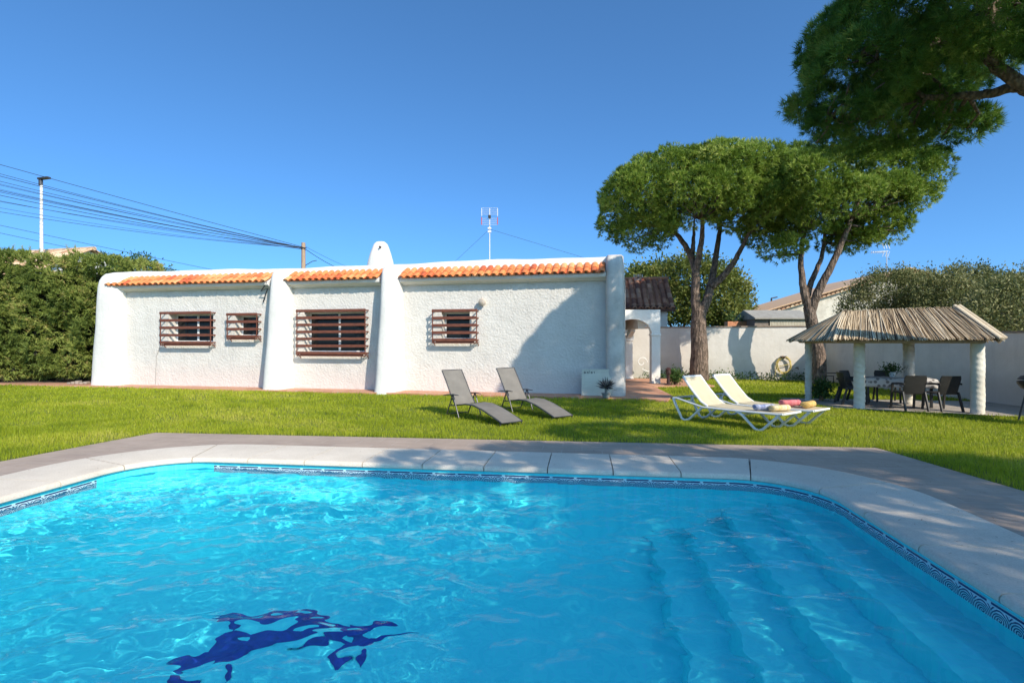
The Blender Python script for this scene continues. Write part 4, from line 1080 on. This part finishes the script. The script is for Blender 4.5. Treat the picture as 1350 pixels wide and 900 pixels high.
def thatch():
    mb = MB()
    def lay(e0, e1, r0, r1, n, layers=3):
        for L_ in range(layers):
            for i in range(n):
                s_ = (i + random.uniform(0, 1)) / n; e = e0.lerp(e1, s_); r = r0.lerp(r1, s_)
                d_ = (e - r); lat = (e1 - e0).normalized(); nn = (e1 - e0).cross(r - e).normalized()
                if nn.z < 0: nn = -nn
                off = nn * (.004 + .012 * L_ + random.uniform(0, .014)); ext = random.uniform(-.02, .12)
                a = r + off + lat * random.uniform(-.05, .05) - d_.normalized() * random.uniform(-.02, .10); b = e + off + d_.normalized() * ext + lat * random.gauss(0, .06)
                md = a.lerp(b, .5) + nn * random.uniform(-.01, .02)
                mb.cur = min(1, max(0, random.gauss(.45, .3))); rad = random.uniform(.006, .013)
                mb.tube([a - GO, md - GO, b - GO], [rad * .8, rad, rad * .9], 5)
    lay(EFL, EFR, RL, RR, 125); lay(EBR, EBL, RR, RL, 80, 2); lay(EBL, EFL, RL, RL, 140, 3); lay(EFR, EBR, RR, RR, 75, 2)
    # matting beneath
    mb.cur = .12
    z = Vector((0, 0, -.02))
    mb.add([q - GO + z for q in (EFL, EFR, RR, RL)], [(0, 1, 2, 3)]); mb.add([q - GO + z for q in (EBL, EFL, RL)], [(0, 1, 2)])
    mb.add([q - GO + z for q in (EFR, EBR, RR)], [(0, 1, 2)]); mb.add([q - GO + z for q in (EBR, EBL, RL, RR)], [(0, 1, 2, 3)])
    # board of bundled canes along the right hip
    for i in range(9):
        mb.cur = random.uniform(.5, .9); o_ = Vector((.02 * i - .06, .0, .07 + .01 * math.sin(i))); mb.tube([RR - GO + o_ + (RR - EFR) * .03, EFR - GO + o_ + (EFR - RR) * .06], .02, 6)
    return mb.build('thatch', M_CANE, gz, smooth=True, recalc=False)
thatch()
TERR = [(7.9, 15.9), (8.25, 13.45), (11.2, 12.02), (13.28, 11.35), (13.28, 15.0)]
struct(flat('gazebo_paving', TERR, .012, rough_mat('worn_paving', (.30, .26, .22), (.45, .39, .33), 2.5, .85, 30, .3)))

# gazebo furniture
def plastic_chair(label, loc, rz):
    t = thing('garden_chair', label, 'chair', loc, rz, 'dark resin chairs around the gazebo table')
    mb = MB()   # seat, faces -y side is the front
    mb.loft([[Vector((x, y, z)) for x, y, z in ((-.24, -.24, .42), (.24, -.24, .42), (.25, .2, .40), (-.25, .2, .40))], [Vector((x, y, z)) for x, y, z in ((-.25, -.25, .45), (.25, -.25, .45), (.26, .22, .43), (-.26, .22, .43))]])
    mb.build('seat', M_BLACKPL, t, bevel=.01)
    mb = MB(); rows = []
    for k in range(7):
        s_ = k / 6; z = .42 + .44 * s_; yb = .2 + .11 * s_; w = .235 + .03 * s_ - (.03 if k == 6 else 0)
        rows.append([Vector((w * math.sin(a) * 1.1, yb + .05 * math.cos(a) - .03 + (.0), z)) for a in [-1.1 + 2.2 * j / 8 for j in range(9)]] + [Vector((w * math.sin(a) * 1.1, yb + .05 * math.cos(a) - .055, z)) for a in [1.1 - 2.2 * j / 8 for j in range(9)]])
    mb.loft(rows); mb.build('backrest', M_BLACKPL, t, smooth=True)
    for sx in (-1, 1):
        MB().tube([(sx * .26, .28, .66), (sx * .28, .1, .66), (sx * .28, -.16, .64), (sx * .27, -.22, .60)], [.022, .026, .026, .02], 8).build('armrest', M_BLACKPL, t, smooth=True)
        MB().beam((sx * .27, -.25, 0), (sx * .265, -.19, .63), .04, .05).build('leg', M_BLACKPL, t, bevel=.008)
        MB().beam((sx * .26, .33, 0), (sx * .25, .2, .46), .04, .055).build('leg', M_BLACKPL, t, bevel=.008)
    return t
ch = plastic_chair('dark resin chair with its back turned, nearest the middle of the gazebo', (9.82, 13.15, .012), PI - .2)
TX, TY = 10.15, 14.05
def rzf(x, y): return math.atan2(TY - y, TX - x) + PI / 2
ch.rotation_euler.z = rzf(9.82, 13.15) + .25
for (x, y, dr, lab) in ((10.55, 13.05, -.35, 'dark resin chair with its back turned, nearest the right gazebo column'), (9.18, 14.35, .1, 'dark resin chair seen from the side left of the front gazebo column'),
                       (9.62, 14.9, 0, 'dark resin chair mostly hidden behind the twisted front gazebo column'), (10.55, 14.95, 0, 'dark resin chair on the wall side of the gazebo table')):
    dup(ch, (x, y, .012), rzf(x, y) + dr, lab)
t = thing('garden_table', 'dark dining table draped with patterned cloth under the gazebo', 'table', (TX, TY, .012), HRZ - .2)
MB().box((-.78, -.42, .69), (.78, .42, .73)).build('tabletop', M_BLACKPL, t, bevel=.01)
for sx in (-1, 1):
    for sy in (-1, 1): MB().beam((sx * .68, sy * .33, 0), (sx * .68, sy * .33, .69), .06, .06).build('leg', M_BLACKPL, t, bevel=.008)
def cloth():
    N = 40; K = 24; V = []; 
    for i in range(N + 1):
        for j in range(K + 1):
            u = (i / N * 2 - 1) * 1.02; v_ = (j / K * 2 - 1) * .66; x = max(-.79, min(.79, u)); y = max(-.43, min(.43, v_)); dx = abs(u) - .79; dy = abs(v_) - .43
            drop = max(dx, 0) + max(dy, 0); z = .736 - drop + .004 * math.sin(u * 9) * math.sin(v_ * 11)
            wv = .018 * math.sin((u + v_) * 16) if drop > 0 else 0
            V.append((x + math.copysign(.012 + wv, u) * (dx > 0), y + math.copysign(.012 + wv, v_) * (dy > 0), z))
    Fq = [(i * (K + 1) + j, (i + 1) * (K + 1) + j, (i + 1) * (K + 1) + j + 1, i * (K + 1) + j + 1) for i in range(N) for j in range(K)]
    m, nt, p = _new('floral_cloth'); vo = nd(nt, 'ShaderNodeTexVoronoi'); vo.inputs['Scale'].default_value = 9
    nt.links.new(coords(nt), vo.inputs['Vector']); nt.links.new(ramp(nt, vo.outputs['Distance'], [(.28, (.2, .18, .17)), (.42, (.62, .58, .54))]), p.inputs['Base Color']); p.inputs['Roughness'].default_value = .9
    me = bpy.data.meshes.new('tablecloth'); me.from_pydata(V, [], Fq); me.materials.append(m); me.polygons.foreach_set('use_smooth', [True] * len(Fq))
    o = bpy.data.objects.new('tablecloth', me); COL.objects.link(o); o.location = (TX, TY, .012); o.rotation_euler.z = HRZ - .2
    o.modifiers.new('s', 'SOLIDIFY').thickness = .004; tag(o, 'grey and white patterned cloth over the gazebo table', 'tablecloth')
cloth()
t = thing('potted_plant', 'small dark leafed plant in a pale pot on the gazebo table', 'plant', (TX - .02, TY + .1, .755))
MB().lathe([(.05, 0), (.08, .1), (.085, .13), (.07, .13)], (0, 0, 0), 14).build('pot', M_WHITEPL, t, smooth=True)
rg = np.random.default_rng(9); Cc = rg.normal(0, 1, (90, 3)) * [.09, .09, .035] + [0, 0, .2]
V, Fc, v = leaves(Cc, np.tile([0, 0, 1.], (90, 1)), rg.uniform(0, .6, 90), 5, .06, .8, rg); npmesh('leaves', V, Fc, M_PLANT, v, t)
def potted(label, loc, s, seed, tall=.5, potm=None):
    t = thing('potted_plant', label, 'plant', loc)
    MB().lathe([(.10 * s, 0), (.15 * s, .22 * s), (.16 * s, .26 * s), (.13 * s, .26 * s)], (0, 0, 0), 16).build('pot', potm or rough_mat('clay_pot', (.4, .18, .1), (.5, .25, .15), 5), t, smooth=True)
    rg = np.random.default_rng(seed); Cc = rg.normal(0, 1, (160, 3)) * [.16 * s, .16 * s, tall * .35] + [0, 0, .3 * s + tall * .5]
    V, Fc, v = leaves(Cc, np.tile([0, 0, 1.], (160, 1)), rg.uniform(0, 1, 160), 6, .10, .8, rg); npmesh('leaves', V, Fc, M_PLANT, v, t); return t
potted('leafy potted plant at the left back of the gazebo paving', (8.85, 15.2, .012), .5, 61, .28)

# brazier rim at the right edge
t = thing('barbecue_grill', 'round black grill lid edge at the right edge by the wall', 'barbecue', P(1371, 450, 11.2) - Vector((0, 0, H)))
zz = P(0, 506, 11.2).z
MB().lathe([(.06, zz - .22), (.3, zz - .1), (.36, zz), (.36, zz + .05), (.05, zz + .05)], (0, 0, 0), 24).build('bowl', M_BLACKPL, t, smooth=True)
MB().lathe([(.36, zz + .085), (.3, zz + .16), (.15, zz + .2), (.02, zz + .21)], (0, 0, 0), 24).build('lid', M_STEEL, t, smooth=True)
for k in range(3): a = k * 2.1 + .5; MB().tube([(.2 * math.cos(a), .2 * math.sin(a), zz - .1), (.34 * math.cos(a), .34 * math.sin(a), 0)], .018, 6).build('leg', M_STEEL, t)

# ------------------------------------------------------------------ loungers
def white_lounger():
    t = thing('sun_lounger', 'nearer white resin sun lounger with blue and yellow towels on its foot end', 'sun lounger', (3.70, 11.36, 0), math.radians(-54), 'white resin loungers on the lawn')
    W = .64; zs = .36
    for y in (0.0, W):
        # side rail with upswept head end, then looped legs
        MB().tube([(-.30, y, .47), (-.2, y, .475), (.1, y, .41), (.45, y, zs - .02), (1.0, y, zs - .02), (2.0, y, zs), (2.1, y, zs + .01)], .028, 8, ell=.8).build('side_rail', M_WHITEPL, t, smooth=True)
        MB().tube([(-.30, y, .47), (-.25, y, .36), (-.08, y, .05), (0, y, .02), (.1, y, .05), (.42, y, .33)], [.028, .03, .026, .026, .026, .028], 8).build('leg', M_WHITEPL, t, smooth=True)
        MB().tube([(1.18, y, .34), (1.3, y, .28), (1.56, y, .04), (1.64, y, .02), (1.72, y, .05), (2.02, y, .34)], [.028, .03, .026, .026, .026, .028], 8).build('leg', M_WHITEPL, t, smooth=True)
    mb = MB()
    for x, z in ((-.30, .47), (2.1, zs + .01), (.45, zs - .03), (1.3, .28)): mb.tube([(x, 0, z), (x, W, z)], .022, 8)
    mb.build('cross_bar', M_WHITEPL, t, smooth=True)
    def sling(path, th=.022, w0=.02, w1=W - .02):
        m2 = MB(); top = []
        rings = []
        for i, (x, z) in enumerate(path):
            sag = .0
            rings.append([Vector((x, w0, z)), Vector((x, (w0 + w1) / 2, z - .012)), Vector((x, w1, z)), Vector((x, w1, z - th)), Vector((x, (w0 + w1) / 2, z - th - .012)), Vector((x, w0, z - th))])
        m2.loft(rings); return m2
    sling([(.50, zs + .025), (.8, zs + .012), (1.2, zs + .008), (1.7, zs + .02), (2.08, zs + .03)]).build('seat', M_SLING, t, smooth=True)
    sling([(.52, zs + .02), (.38, .47), (.16, .70), (-.02, .90), (-.055, .945)]).build('backrest', M_SLING, t, smooth=True)
    mb = MB()
    for y in (.012, W - .012): mb.tube([(.54, y, zs + .005), (.38, y, .455), (.16, y, .685), (-.04, y, .925)], .024, 8)
    mb.tube([(-.05, .01, .94), (-.05, W - .01, .94)], .026, 8)
    mb.build('back_frame', M_WHITEPL, t, smooth=True)
    for y in (.06, W - .06): MB().tube([(.22, y, .62), (.12, y, .44), (.02, y, .43)], .016, 6).build('back_support', M_WHITEPL, t, smooth=True)
    return t
wl = white_lounger()
wl2 = dup(wl, (4.53, 11.84, 0), math.radians(-54), 'farther white resin sun lounger with pink and yellow towels on its foot end')
def towel(label, root, x, y, c1, c2, ln=.34, r=.06, rz=.2):
    M0 = Matrix.Translation(root.location) @ Matrix.Rotation(root.rotation_euler.z, 4, 'Z')
    q = M0 @ Vector((x, y, .392 + r * .85)); m = rough_mat('towel_' + label.split()[0], c1, c2, 2.2, .95, 120, .6, .01, stretch=(9, 1, 1))
    mb = MB(); rings = []
    for i in range(13):
        s_ = i / 12; rg_ = []
        for j in range(22):
            a = 2 * PI * j / 22; rr = r * (1 + .10 * math.sin(3 * a + s_ * 2) + .04 * math.sin(s_ * 14)) * (.7 if i in (0, 12) else 1)
            rg_.append(Vector(((s_ - .5) * ln, rr * 1.35 * math.cos(a), rr * .85 * math.sin(a))))
        rings.append(rg_)
    o = mb.loft(rings).build('towel', m, smooth='all'); o.location = q; o.rotation_euler = (0, 0, root.rotation_euler.z + rz)
    tag(o, label, 'towel', 'rolled towels on the white loungers')
towel('blue and white rolled towel on the nearer white lounger', wl, 1.62, .22, (.04, .08, .3), (.6, .62, .7), .40, .065, 1.0)
towel('yellow and cream rolled towel beside the blue one on the nearer white lounger', wl, 1.86, .34, (.66, .45, .12), (.75, .68, .5), .42, .065, 1.25)
towel('pink rolled towel on the farther white lounger', wl2, 1.50, .30, (.60, .12, .14), (.70, .24, .24), .40, .075, 1.0)
towel('amber rolled towel beside the pink one on the farther white lounger', wl2, 1.82, .40, (.62, .36, .08), (.75, .52, .2), .42, .07, 1.7)

def grey_lounger():
    t = thing('garden_recliner', 'grey mesh recliner with armrests, the left one in front of the small window', 'recliner', (-1.50, 12.12, 0), math.radians(-51), 'grey mesh recliners in front of the house')
    W = .60
    for y in (0.0, W):
        MB().tube([(0, y, .015), (.27, y, .50)], .014, 8).build('leg', M_STEEL, t, smooth=True)
        MB().tube([(.52, y, .015), (.29, y, .50)], .014, 8).build('leg', M_STEEL, t, smooth=True)
        MB().tube([(-.10, y, .47), (.1, y, .50), (.3, y, .515), (.5, y, .51)], [.016, .024, .026, .016], 8, ell=.55).build('armrest', M_STEEL, t, smooth=True)
    mb = MB()
    for y in (.03, W - .03):
        mb.tube([(-.24, y, 1.03), (-.05, y, .78), (.14, y, .5), (.33, y, .28)], .013, 8)
        mb.tube([(.12, y, .25), (.33, y, .27), (.7, y, .33), (1.0, y, .335), (1.35, y, .27), (1.7, y, .17), (2.02, y, .07)], .013, 8)
        mb.tube([(.17, y, .26), (.17, y, .30)], .012, 6); mb.tube([(1.98, y, .085), (1.98, y, .01)], .013, 6)
    for x, z in ((-.24, 1.03), (.33, .27), (2.02, .07), (.13, .25), (.02, .05), (.98, .325)): mb.tube([(x, .03, z), (x, W - .03, z)], .012, 6)
    mb.build('frame', M_STEEL, t, smooth=True)
    def sling(path, nm):
        m2 = MB(); rings = []
        for (x, z) in path: rings.append([Vector((x, .045, z)), Vector((x, W / 2, z - .012)), Vector((x, W - .045, z)), Vector((x, W - .045, z - .006)), Vector((x, W / 2, z - .018)), Vector((x, .045, z - .006))])
        m2.loft(rings).build(nm, M_GREYSL, t, smooth=True)
    sling([(-.235, 1.035), (-.05, .79), (.14, .515), (.32, .30)], 'backrest')
    sling([(.34, .285), (.7, .345), (1.0, .35), (1.35, .285), (1.7, .185), (2.0, .085)], 'seat')
    return t
gl = grey_lounger()
dup(gl, (-.28, 13.05, 0), math.radians(-55), 'grey mesh recliner with armrests, the right one nearer the leaning panel')

# ------------------------------------------------------------------ panel leaning at the wall
def panel():
    x0, Y0 = hx(767, -.42); x1, Y1 = hx(806, -.42); w = x1 - x0; z1 = hz(487, Y0) - .05
    bx, by = loc2w(x0, -.52)
    t = thing('shutter_panel', 'pale slatted panel with black lettering leaning at the house corner', 'panel', (bx, by, .052), HRZ)
    M0 = Matrix.Rotation(math.radians(-7), 4, 'X'); m = rough_mat('pale_board', (.66, .62, .50), (.74, .70, .57), 2, .6, 20, .1)
    mb = MB(); n = 8; zz = z1 / n
    for i in range(n): mb.box((.04, -.012, i * zz + .006), (w - .04, .012, (i + 1) * zz - .004), M0)
    mb.box((.03, -.004, 0), (w - .03, .006, z1), M0); mb.build('slats', m, t, bevel=.003)
    mb = MB(); mb.box((0, -.02, 0), (.04, .03, z1 + .02), M0); mb.box((w - .04, -.02, 0), (w, .03, z1 + .02), M0); mb.box((0.04, -.02, z1 - .01), (w - .04, .03, z1 + .02), M0); mb.build('frame', m, t, bevel=.004)
    # worn black lettering, no longer readable, along the top left
    mb = MB(); x = .07
    for wd_, kk in ((.05, 0), (.045, 1), (.055, 2), (.05, 0), (.045, 1)):
        z = z1 - .085
        if kk != 1: mb.box((x, -.0165, z - .035), (x + .014, -.0145, z + .035), M0)
        if kk != 2: mb.box((x + wd_ - .016, -.0165, z - .03), (x + wd_ - .004, -.0145, z + .03), M0)
        mb.box((x + .014, -.0168, z - .008 + .018 * kk), (x + wd_ - .016, -.0148, z + .008 + .018 * kk), M0); x += .07
    mb.build('lettering', M_BLACKPL, t)
panel()
# spiky dark rosette by the panel
sx, sY = hx(799, -1.0); bx, by = loc2w(sx, -1.0)
t = thing('agave_plant', 'spiky dark rosette plant in a low pot in front of the leaning panel', 'plant', (bx, by, .05))
MB().lathe([(.09, 0), (.14, .14), (.12, .14)], (0, 0, 0), 14).build('pot', rough_mat('grey_pot', (.25, .24, .22), (.4, .38, .35), 5), t, smooth=True)
mb = MB()
for i in range(60):
    a = i * 2.4; el = math.radians(random.uniform(-15, 85)); L_ = random.uniform(.24, .34); d3 = Vector((math.cos(a) * math.cos(el), math.sin(a) * math.cos(el), math.sin(el))); c0 = Vector((0, 0, .30)); mb.cur = random.random()
    mb.tube([c0 - d3 * .05, c0 + d3 * L_ * .45, c0 + d3 * L_ * .8, c0 + d3 * L_], [.018, .016, .009, .001], 6)
mb.cur = .9; mb.tube([(0, 0, .12), (0, 0, .32)], [.04, .05], 8)
mb.build('leaves', attr_mat('dark_agave', [(0, (.02, .018, .025)), (.6, (.06, .05, .06)), (1, (.3, .3, .26))], .5), t, recalc=False)
# bollard light and shrub by the porch
t = thing('garden_lamp', 'short black garden lamp post beside the porch pillar', 'garden lamp', (5.95, 20.2, .05))
MB().lathe([(.14, 0), (.14, .04), (.06, .06), (.055, .38), (.10, .42), (.10, .58), (.12, .60), (.04, .66)], (0, 0, 0), 16).build('post', M_IRON, t, smooth=True)
MB().lathe([(.085, .43), (.085, .57)], (0, 0, 0), 14).build('lens', M_GLASS, t, smooth=True)
potted('small leafy bush in a dark pot beside the black garden lamp', (6.25, 20.35, .05), .5, 62, .28, M_IRON)
t = thing('wall_ornament', 'small pale iron scroll ornament on the wall inside the porch', 'ornament', (5.95, 24.35, .75))
mb = MB(); mb.tube([(.25 * math.cos(a) * (1 - a / 9), -.02, .25 * math.sin(a) * (1 - a / 9)) for a in [k * .3 for k in range(22)]], .022, 6); mb.tube([(0, -.02, -.3), (.25, -.02, -.42), (.5, -.02, -.35)], .018, 6); mb.build('scroll', M_WHITEPL, t, smooth=True)
# debris under the hedge
t = MB()
for i in range(5): t.box((-.3 + i * .16, -.1, 0), (-.18 + i * .16, .12, .07 + .03 * (i % 3)))
o = t.build('stone_edging', rough_mat('kerb_stone', (.25, .2, .16), (.4, .33, .27), 5), bevel=.02); o.location = (-16.9, 20.6, .05); tag(o, 'low grey stones on the path beside the left house corner', 'stones')
o = flat('hedge_bed', [(-30, 21.0), (-16.9, 21.2), (-16.9, 24), (-30, 24)], .054, rough_mat('bare_earth', (.09, .06, .04), (.2, .13, .09), 2, .95, 20, .8, .05)); struct(o)

# ------------------------------------------------------------------ grass
def grass():
    rng = np.random.default_rng(77); parts = []
    def inside(px, py, poly):
        c = np.zeros(len(px), bool); n = len(poly); j = n - 1
        for i in range(n):
            xi, yi = poly[i]; xj, yj = poly[j]
            k = ((yi > py) != (yj > py)) & (px < (xj - xi) * (py - yi) / (yj - yi + 1e-12) + xi); c ^= k; j = i
        return c
    hs = [loc2w(-6, -.82), loc2w(HL + .35, -.92), (4.33, 14.87), (4.88, 16.2), (5.2, 19.62), (7.55, 19.92), (7.55, 24.5), (-22, 33)]
    for (y0, y1, dens, hgt, w) in ((5.5, 9.0, 2600, .040, .0050), (9.0, 11.5, 2000, .042, .0062), (11.5, 15, 1150, .046, .0085), (15, 19, 620, .05, .012), (19, 24.8, 380, .055, .016)):
        n = int((y1 - y0) * (y0 + y1) * .98 * dens); x = rng.uniform(-1, 1, n) * 1.0; y = rng.uniform(y0, y1, n); x = x * y * .985 + 0
        k = rng.random(n) < (y / y1); x = x[k]; y = y[k]
        ok = ~inside(x, y, DECK) & ~inside(x, y, hs) & ~inside(x, y, TERR) & (x < 13.25) & ~((x < -16.8) & (y > 21.0)) & (y < 24.9 - (x - 6) * .321) & (x > -24)
        # worn and thin patches
        dry = np.sin(x * .9 + 1.3 * np.sin(y * 1.1)) * np.sin(y * .8 + x * .3) ; clover = (np.sin(x * 2.7 + np.sin(y * 3.1)) * np.sin(y * 2.3 + 2 * np.sin(x * 1.9))) > .8
        pat = np.sin(x * 1.3 + 2 * np.sin(y * .9)) * np.sin(y * 1.7 + 1.5 * np.sin(x * .7)) + .4 * np.sin(x * 4.1 + y * 3.3); ok &= (rng.random(len(x)) > .28 * (pat > .75))
        x = x[ok]; y = y[ok]; pat = pat[ok]; dry = dry[ok]; clover = clover[ok]; m = len(x)
        edge = (y < DECK[0][1] + (x - DECK[0][0]) * (DECK[3][1] - DECK[0][1]) / (DECK[3][0] - DECK[0][0]) + .14)
        tall = 1 + .4 * np.sin(x * 2.2 + y) * np.sin(y * 3 - x) + .9 * (rng.random(m) < .03) + .5 * clover + .9 * edge * rng.random(m)
        # longer fringe along paving edges is left by the mower
        L = hgt * tall * rng.uniform(.55, 1.3, m); a = rng.uniform(0, 2 * PI, m); ln = rng.uniform(.1, .7, m) * L
        dx, dy = np.cos(a), np.sin(a); b = rng.uniform(0, 2 * PI, m); sx_, sy_ = np.cos(b) * w / 2, np.sin(b) * w / 2; z0 = -.01
        v0 = np.stack([x - sx_, y - sy_, np.full(m, z0)], 1); v1 = np.stack([x + sx_, y + sy_, np.full(m, z0)], 1)
        mx, my, mz = x + dx * ln * .35, y + dy * ln * .35, L * .6
        v2 = np.stack([mx + sx_ * .8, my + sy_ * .8, mz], 1); v3 = np.stack([mx - sx_ * .8, my - sy_ * .8, mz], 1); v4 = np.stack([x + dx * ln, y + dy * ln, L], 1)
        V = np.stack([v0, v1, v2, v3, v4], 1).reshape(-1, 3); o = np.arange(m)[:, None] * 5
        Fc = np.concatenate([o + [[0, 1, 2]], o + [[0, 2, 3]], o + [[3, 2, 4]]])
        var = np.clip(.46 + .14 * pat + .12 * np.sin(x * .5 + y * .4) + .22 * (dry > .55) - .28 * clover + rng.normal(0, .2, m), 0, 1); parts.append((V, Fc, np.repeat(var, 5)))
    V = np.concatenate([p[0] for p in parts]); off = 0; Fs = []
    for p in parts: Fs.append(p[1] + off); off += len(p[0])
    o = npmesh('grass', V, np.concatenate(Fs), M_GRASS, np.concatenate([p[2] for p in parts])); tag(o, 'sunny mown lawn between pool paving and house', 'lawn', kind='stuff')
    print('grass tris', sum(len(p[1]) for p in parts))
grass()
# dry pine needles and crumbs blown over the paving
rg = np.random.default_rng(101); n_ = 2600; yy = rg.uniform(2.5, 9.9, n_); xx = rg.uniform(-7, 7, n_); a_ = rg.uniform(0, 6.28, n_); l_ = rg.uniform(.02, .07, n_)
uu = xx * UX + yy * UY; vv = -xx * UY + yy * UX
onc = (uu > U0 - .95) & (uu < U1 + .95) & (vv < V1 + .95); inw = (uu > U0 - .05) & (uu < U1 + .05) & (vv < V1 + .05)
dk = (yy < 9.9 - (xx + 6.66) * .1137) & (xx < 5.75) & (xx > -6.66 - (9.92 - yy) * .249)
k_ = dk & ~inw & (rg.random(n_) < .25 + .75 * (xx > .5)); xx, yy, a_, l_, onc = xx[k_], yy[k_], a_[k_], l_[k_], onc[k_]
zz_ = np.where(onc, .036, .004); w_ = rg.uniform(.0015, .004, len(xx))
V = np.stack([np.stack([xx - np.sin(a_) * w_, yy + np.cos(a_) * w_, zz_], 1), np.stack([xx + np.sin(a_) * w_, yy - np.cos(a_) * w_, zz_], 1), np.stack([xx + np.cos(a_) * l_, yy + np.sin(a_) * l_, zz_ + .004], 1)], 1).reshape(-1, 3)
tag(npmesh('fallen_needles', V, np.arange(len(V)).reshape(-1, 3), rough_mat('dry_needle', (.16, .09, .045), (.30, .18, .09), 4, .9, 20, 0)), 'dry pine needles scattered on the pool paving', 'leaf litter', kind='stuff')
# weeds growing at the foot of the back wall
rg = np.random.default_rng(13); n_ = 260; s_ = rg.uniform(.3, 7.2, n_); dd = rg.uniform(-.45, -.08, n_)
Cc = np.stack([A.x + d.x * s_ + nrm.x * dd, A.y + d.y * s_ + nrm.y * dd, rg.uniform(.02, .22, n_)], 1)
V, Fc, v = leaves(Cc, np.tile([0, 0, 1.], (n_, 1)), rg.uniform(0, 1, n_), 7, .10, .7, rg)
tag(npmesh('weeds', V, Fc, M_PLANT, v), 'weeds growing along the foot of the garden wall', 'weeds', kind='stuff')

# ------------------------------------------------------------------ light, sky, camera
EL, AZ = math.radians(34.5), math.radians(36)   # sun height; sun stands behind the viewer, AZ degrees to the right
w = bpy.data.worlds.new('World'); S.world = w; w.use_nodes = True; nt = w.node_tree; bg = nt.nodes['Background']
sky = nt.nodes.new('ShaderNodeTexSky'); sky.sky_type = 'NISHITA'; sky.sun_disc = False
sky.sun_elevation = EL; sky.sun_rotation = PI - AZ; sky.air_density = .5; sky.dust_density = 1.6; sky.ozone_density = 10; sky.altitude = 0
gm = nt.nodes.new('ShaderNodeGamma'); gm.inputs['Gamma'].default_value = .82; nt.links.new(sky.outputs[0], gm.inputs[0])
tn = nt.nodes.new('ShaderNodeMix'); tn.data_type = 'RGBA'; tn.blend_type = 'MULTIPLY'; tn.inputs[0].default_value = 1; tn.inputs[7].default_value = (.92, 1.38, 1.47, 1)
nt.links.new(gm.outputs[0], tn.inputs[6]); nt.links.new(tn.outputs[2], bg.inputs[0]); bg.inputs[1].default_value = .15
L = bpy.data.lights.new('sun', 'SUN'); L.energy = 3.6; L.angle = math.radians(.5); L.color = (1, .90, .75)
lo = bpy.data.objects.new('sun', L); COL.objects.link(lo); lo.rotation_euler = (PI / 2 - EL, 0, AZ); lo.location = (20, -20, 30)
L.cycles.is_caustics_light = True
cam = bpy.data.cameras.new('camera'); cam.sensor_width = 36; cam.lens = 36 * F / 1350; cam.clip_end = 2000
co = bpy.data.objects.new('camera', cam); COL.objects.link(co); co.location = (0, 0, H); co.rotation_euler = (PI / 2, 0, 0); S.camera = co
vs = S.view_settings; vs.view_transform = 'Standard'; vs.look = 'None'; vs.exposure = .62; vs.gamma = 1; vs.use_curve_mapping = False
S.cycles.max_bounces = 8; S.cycles.transparent_max_bounces = 8; S.cycles.sample_clamp_indirect = 6
S.cycles.use_denoising = True
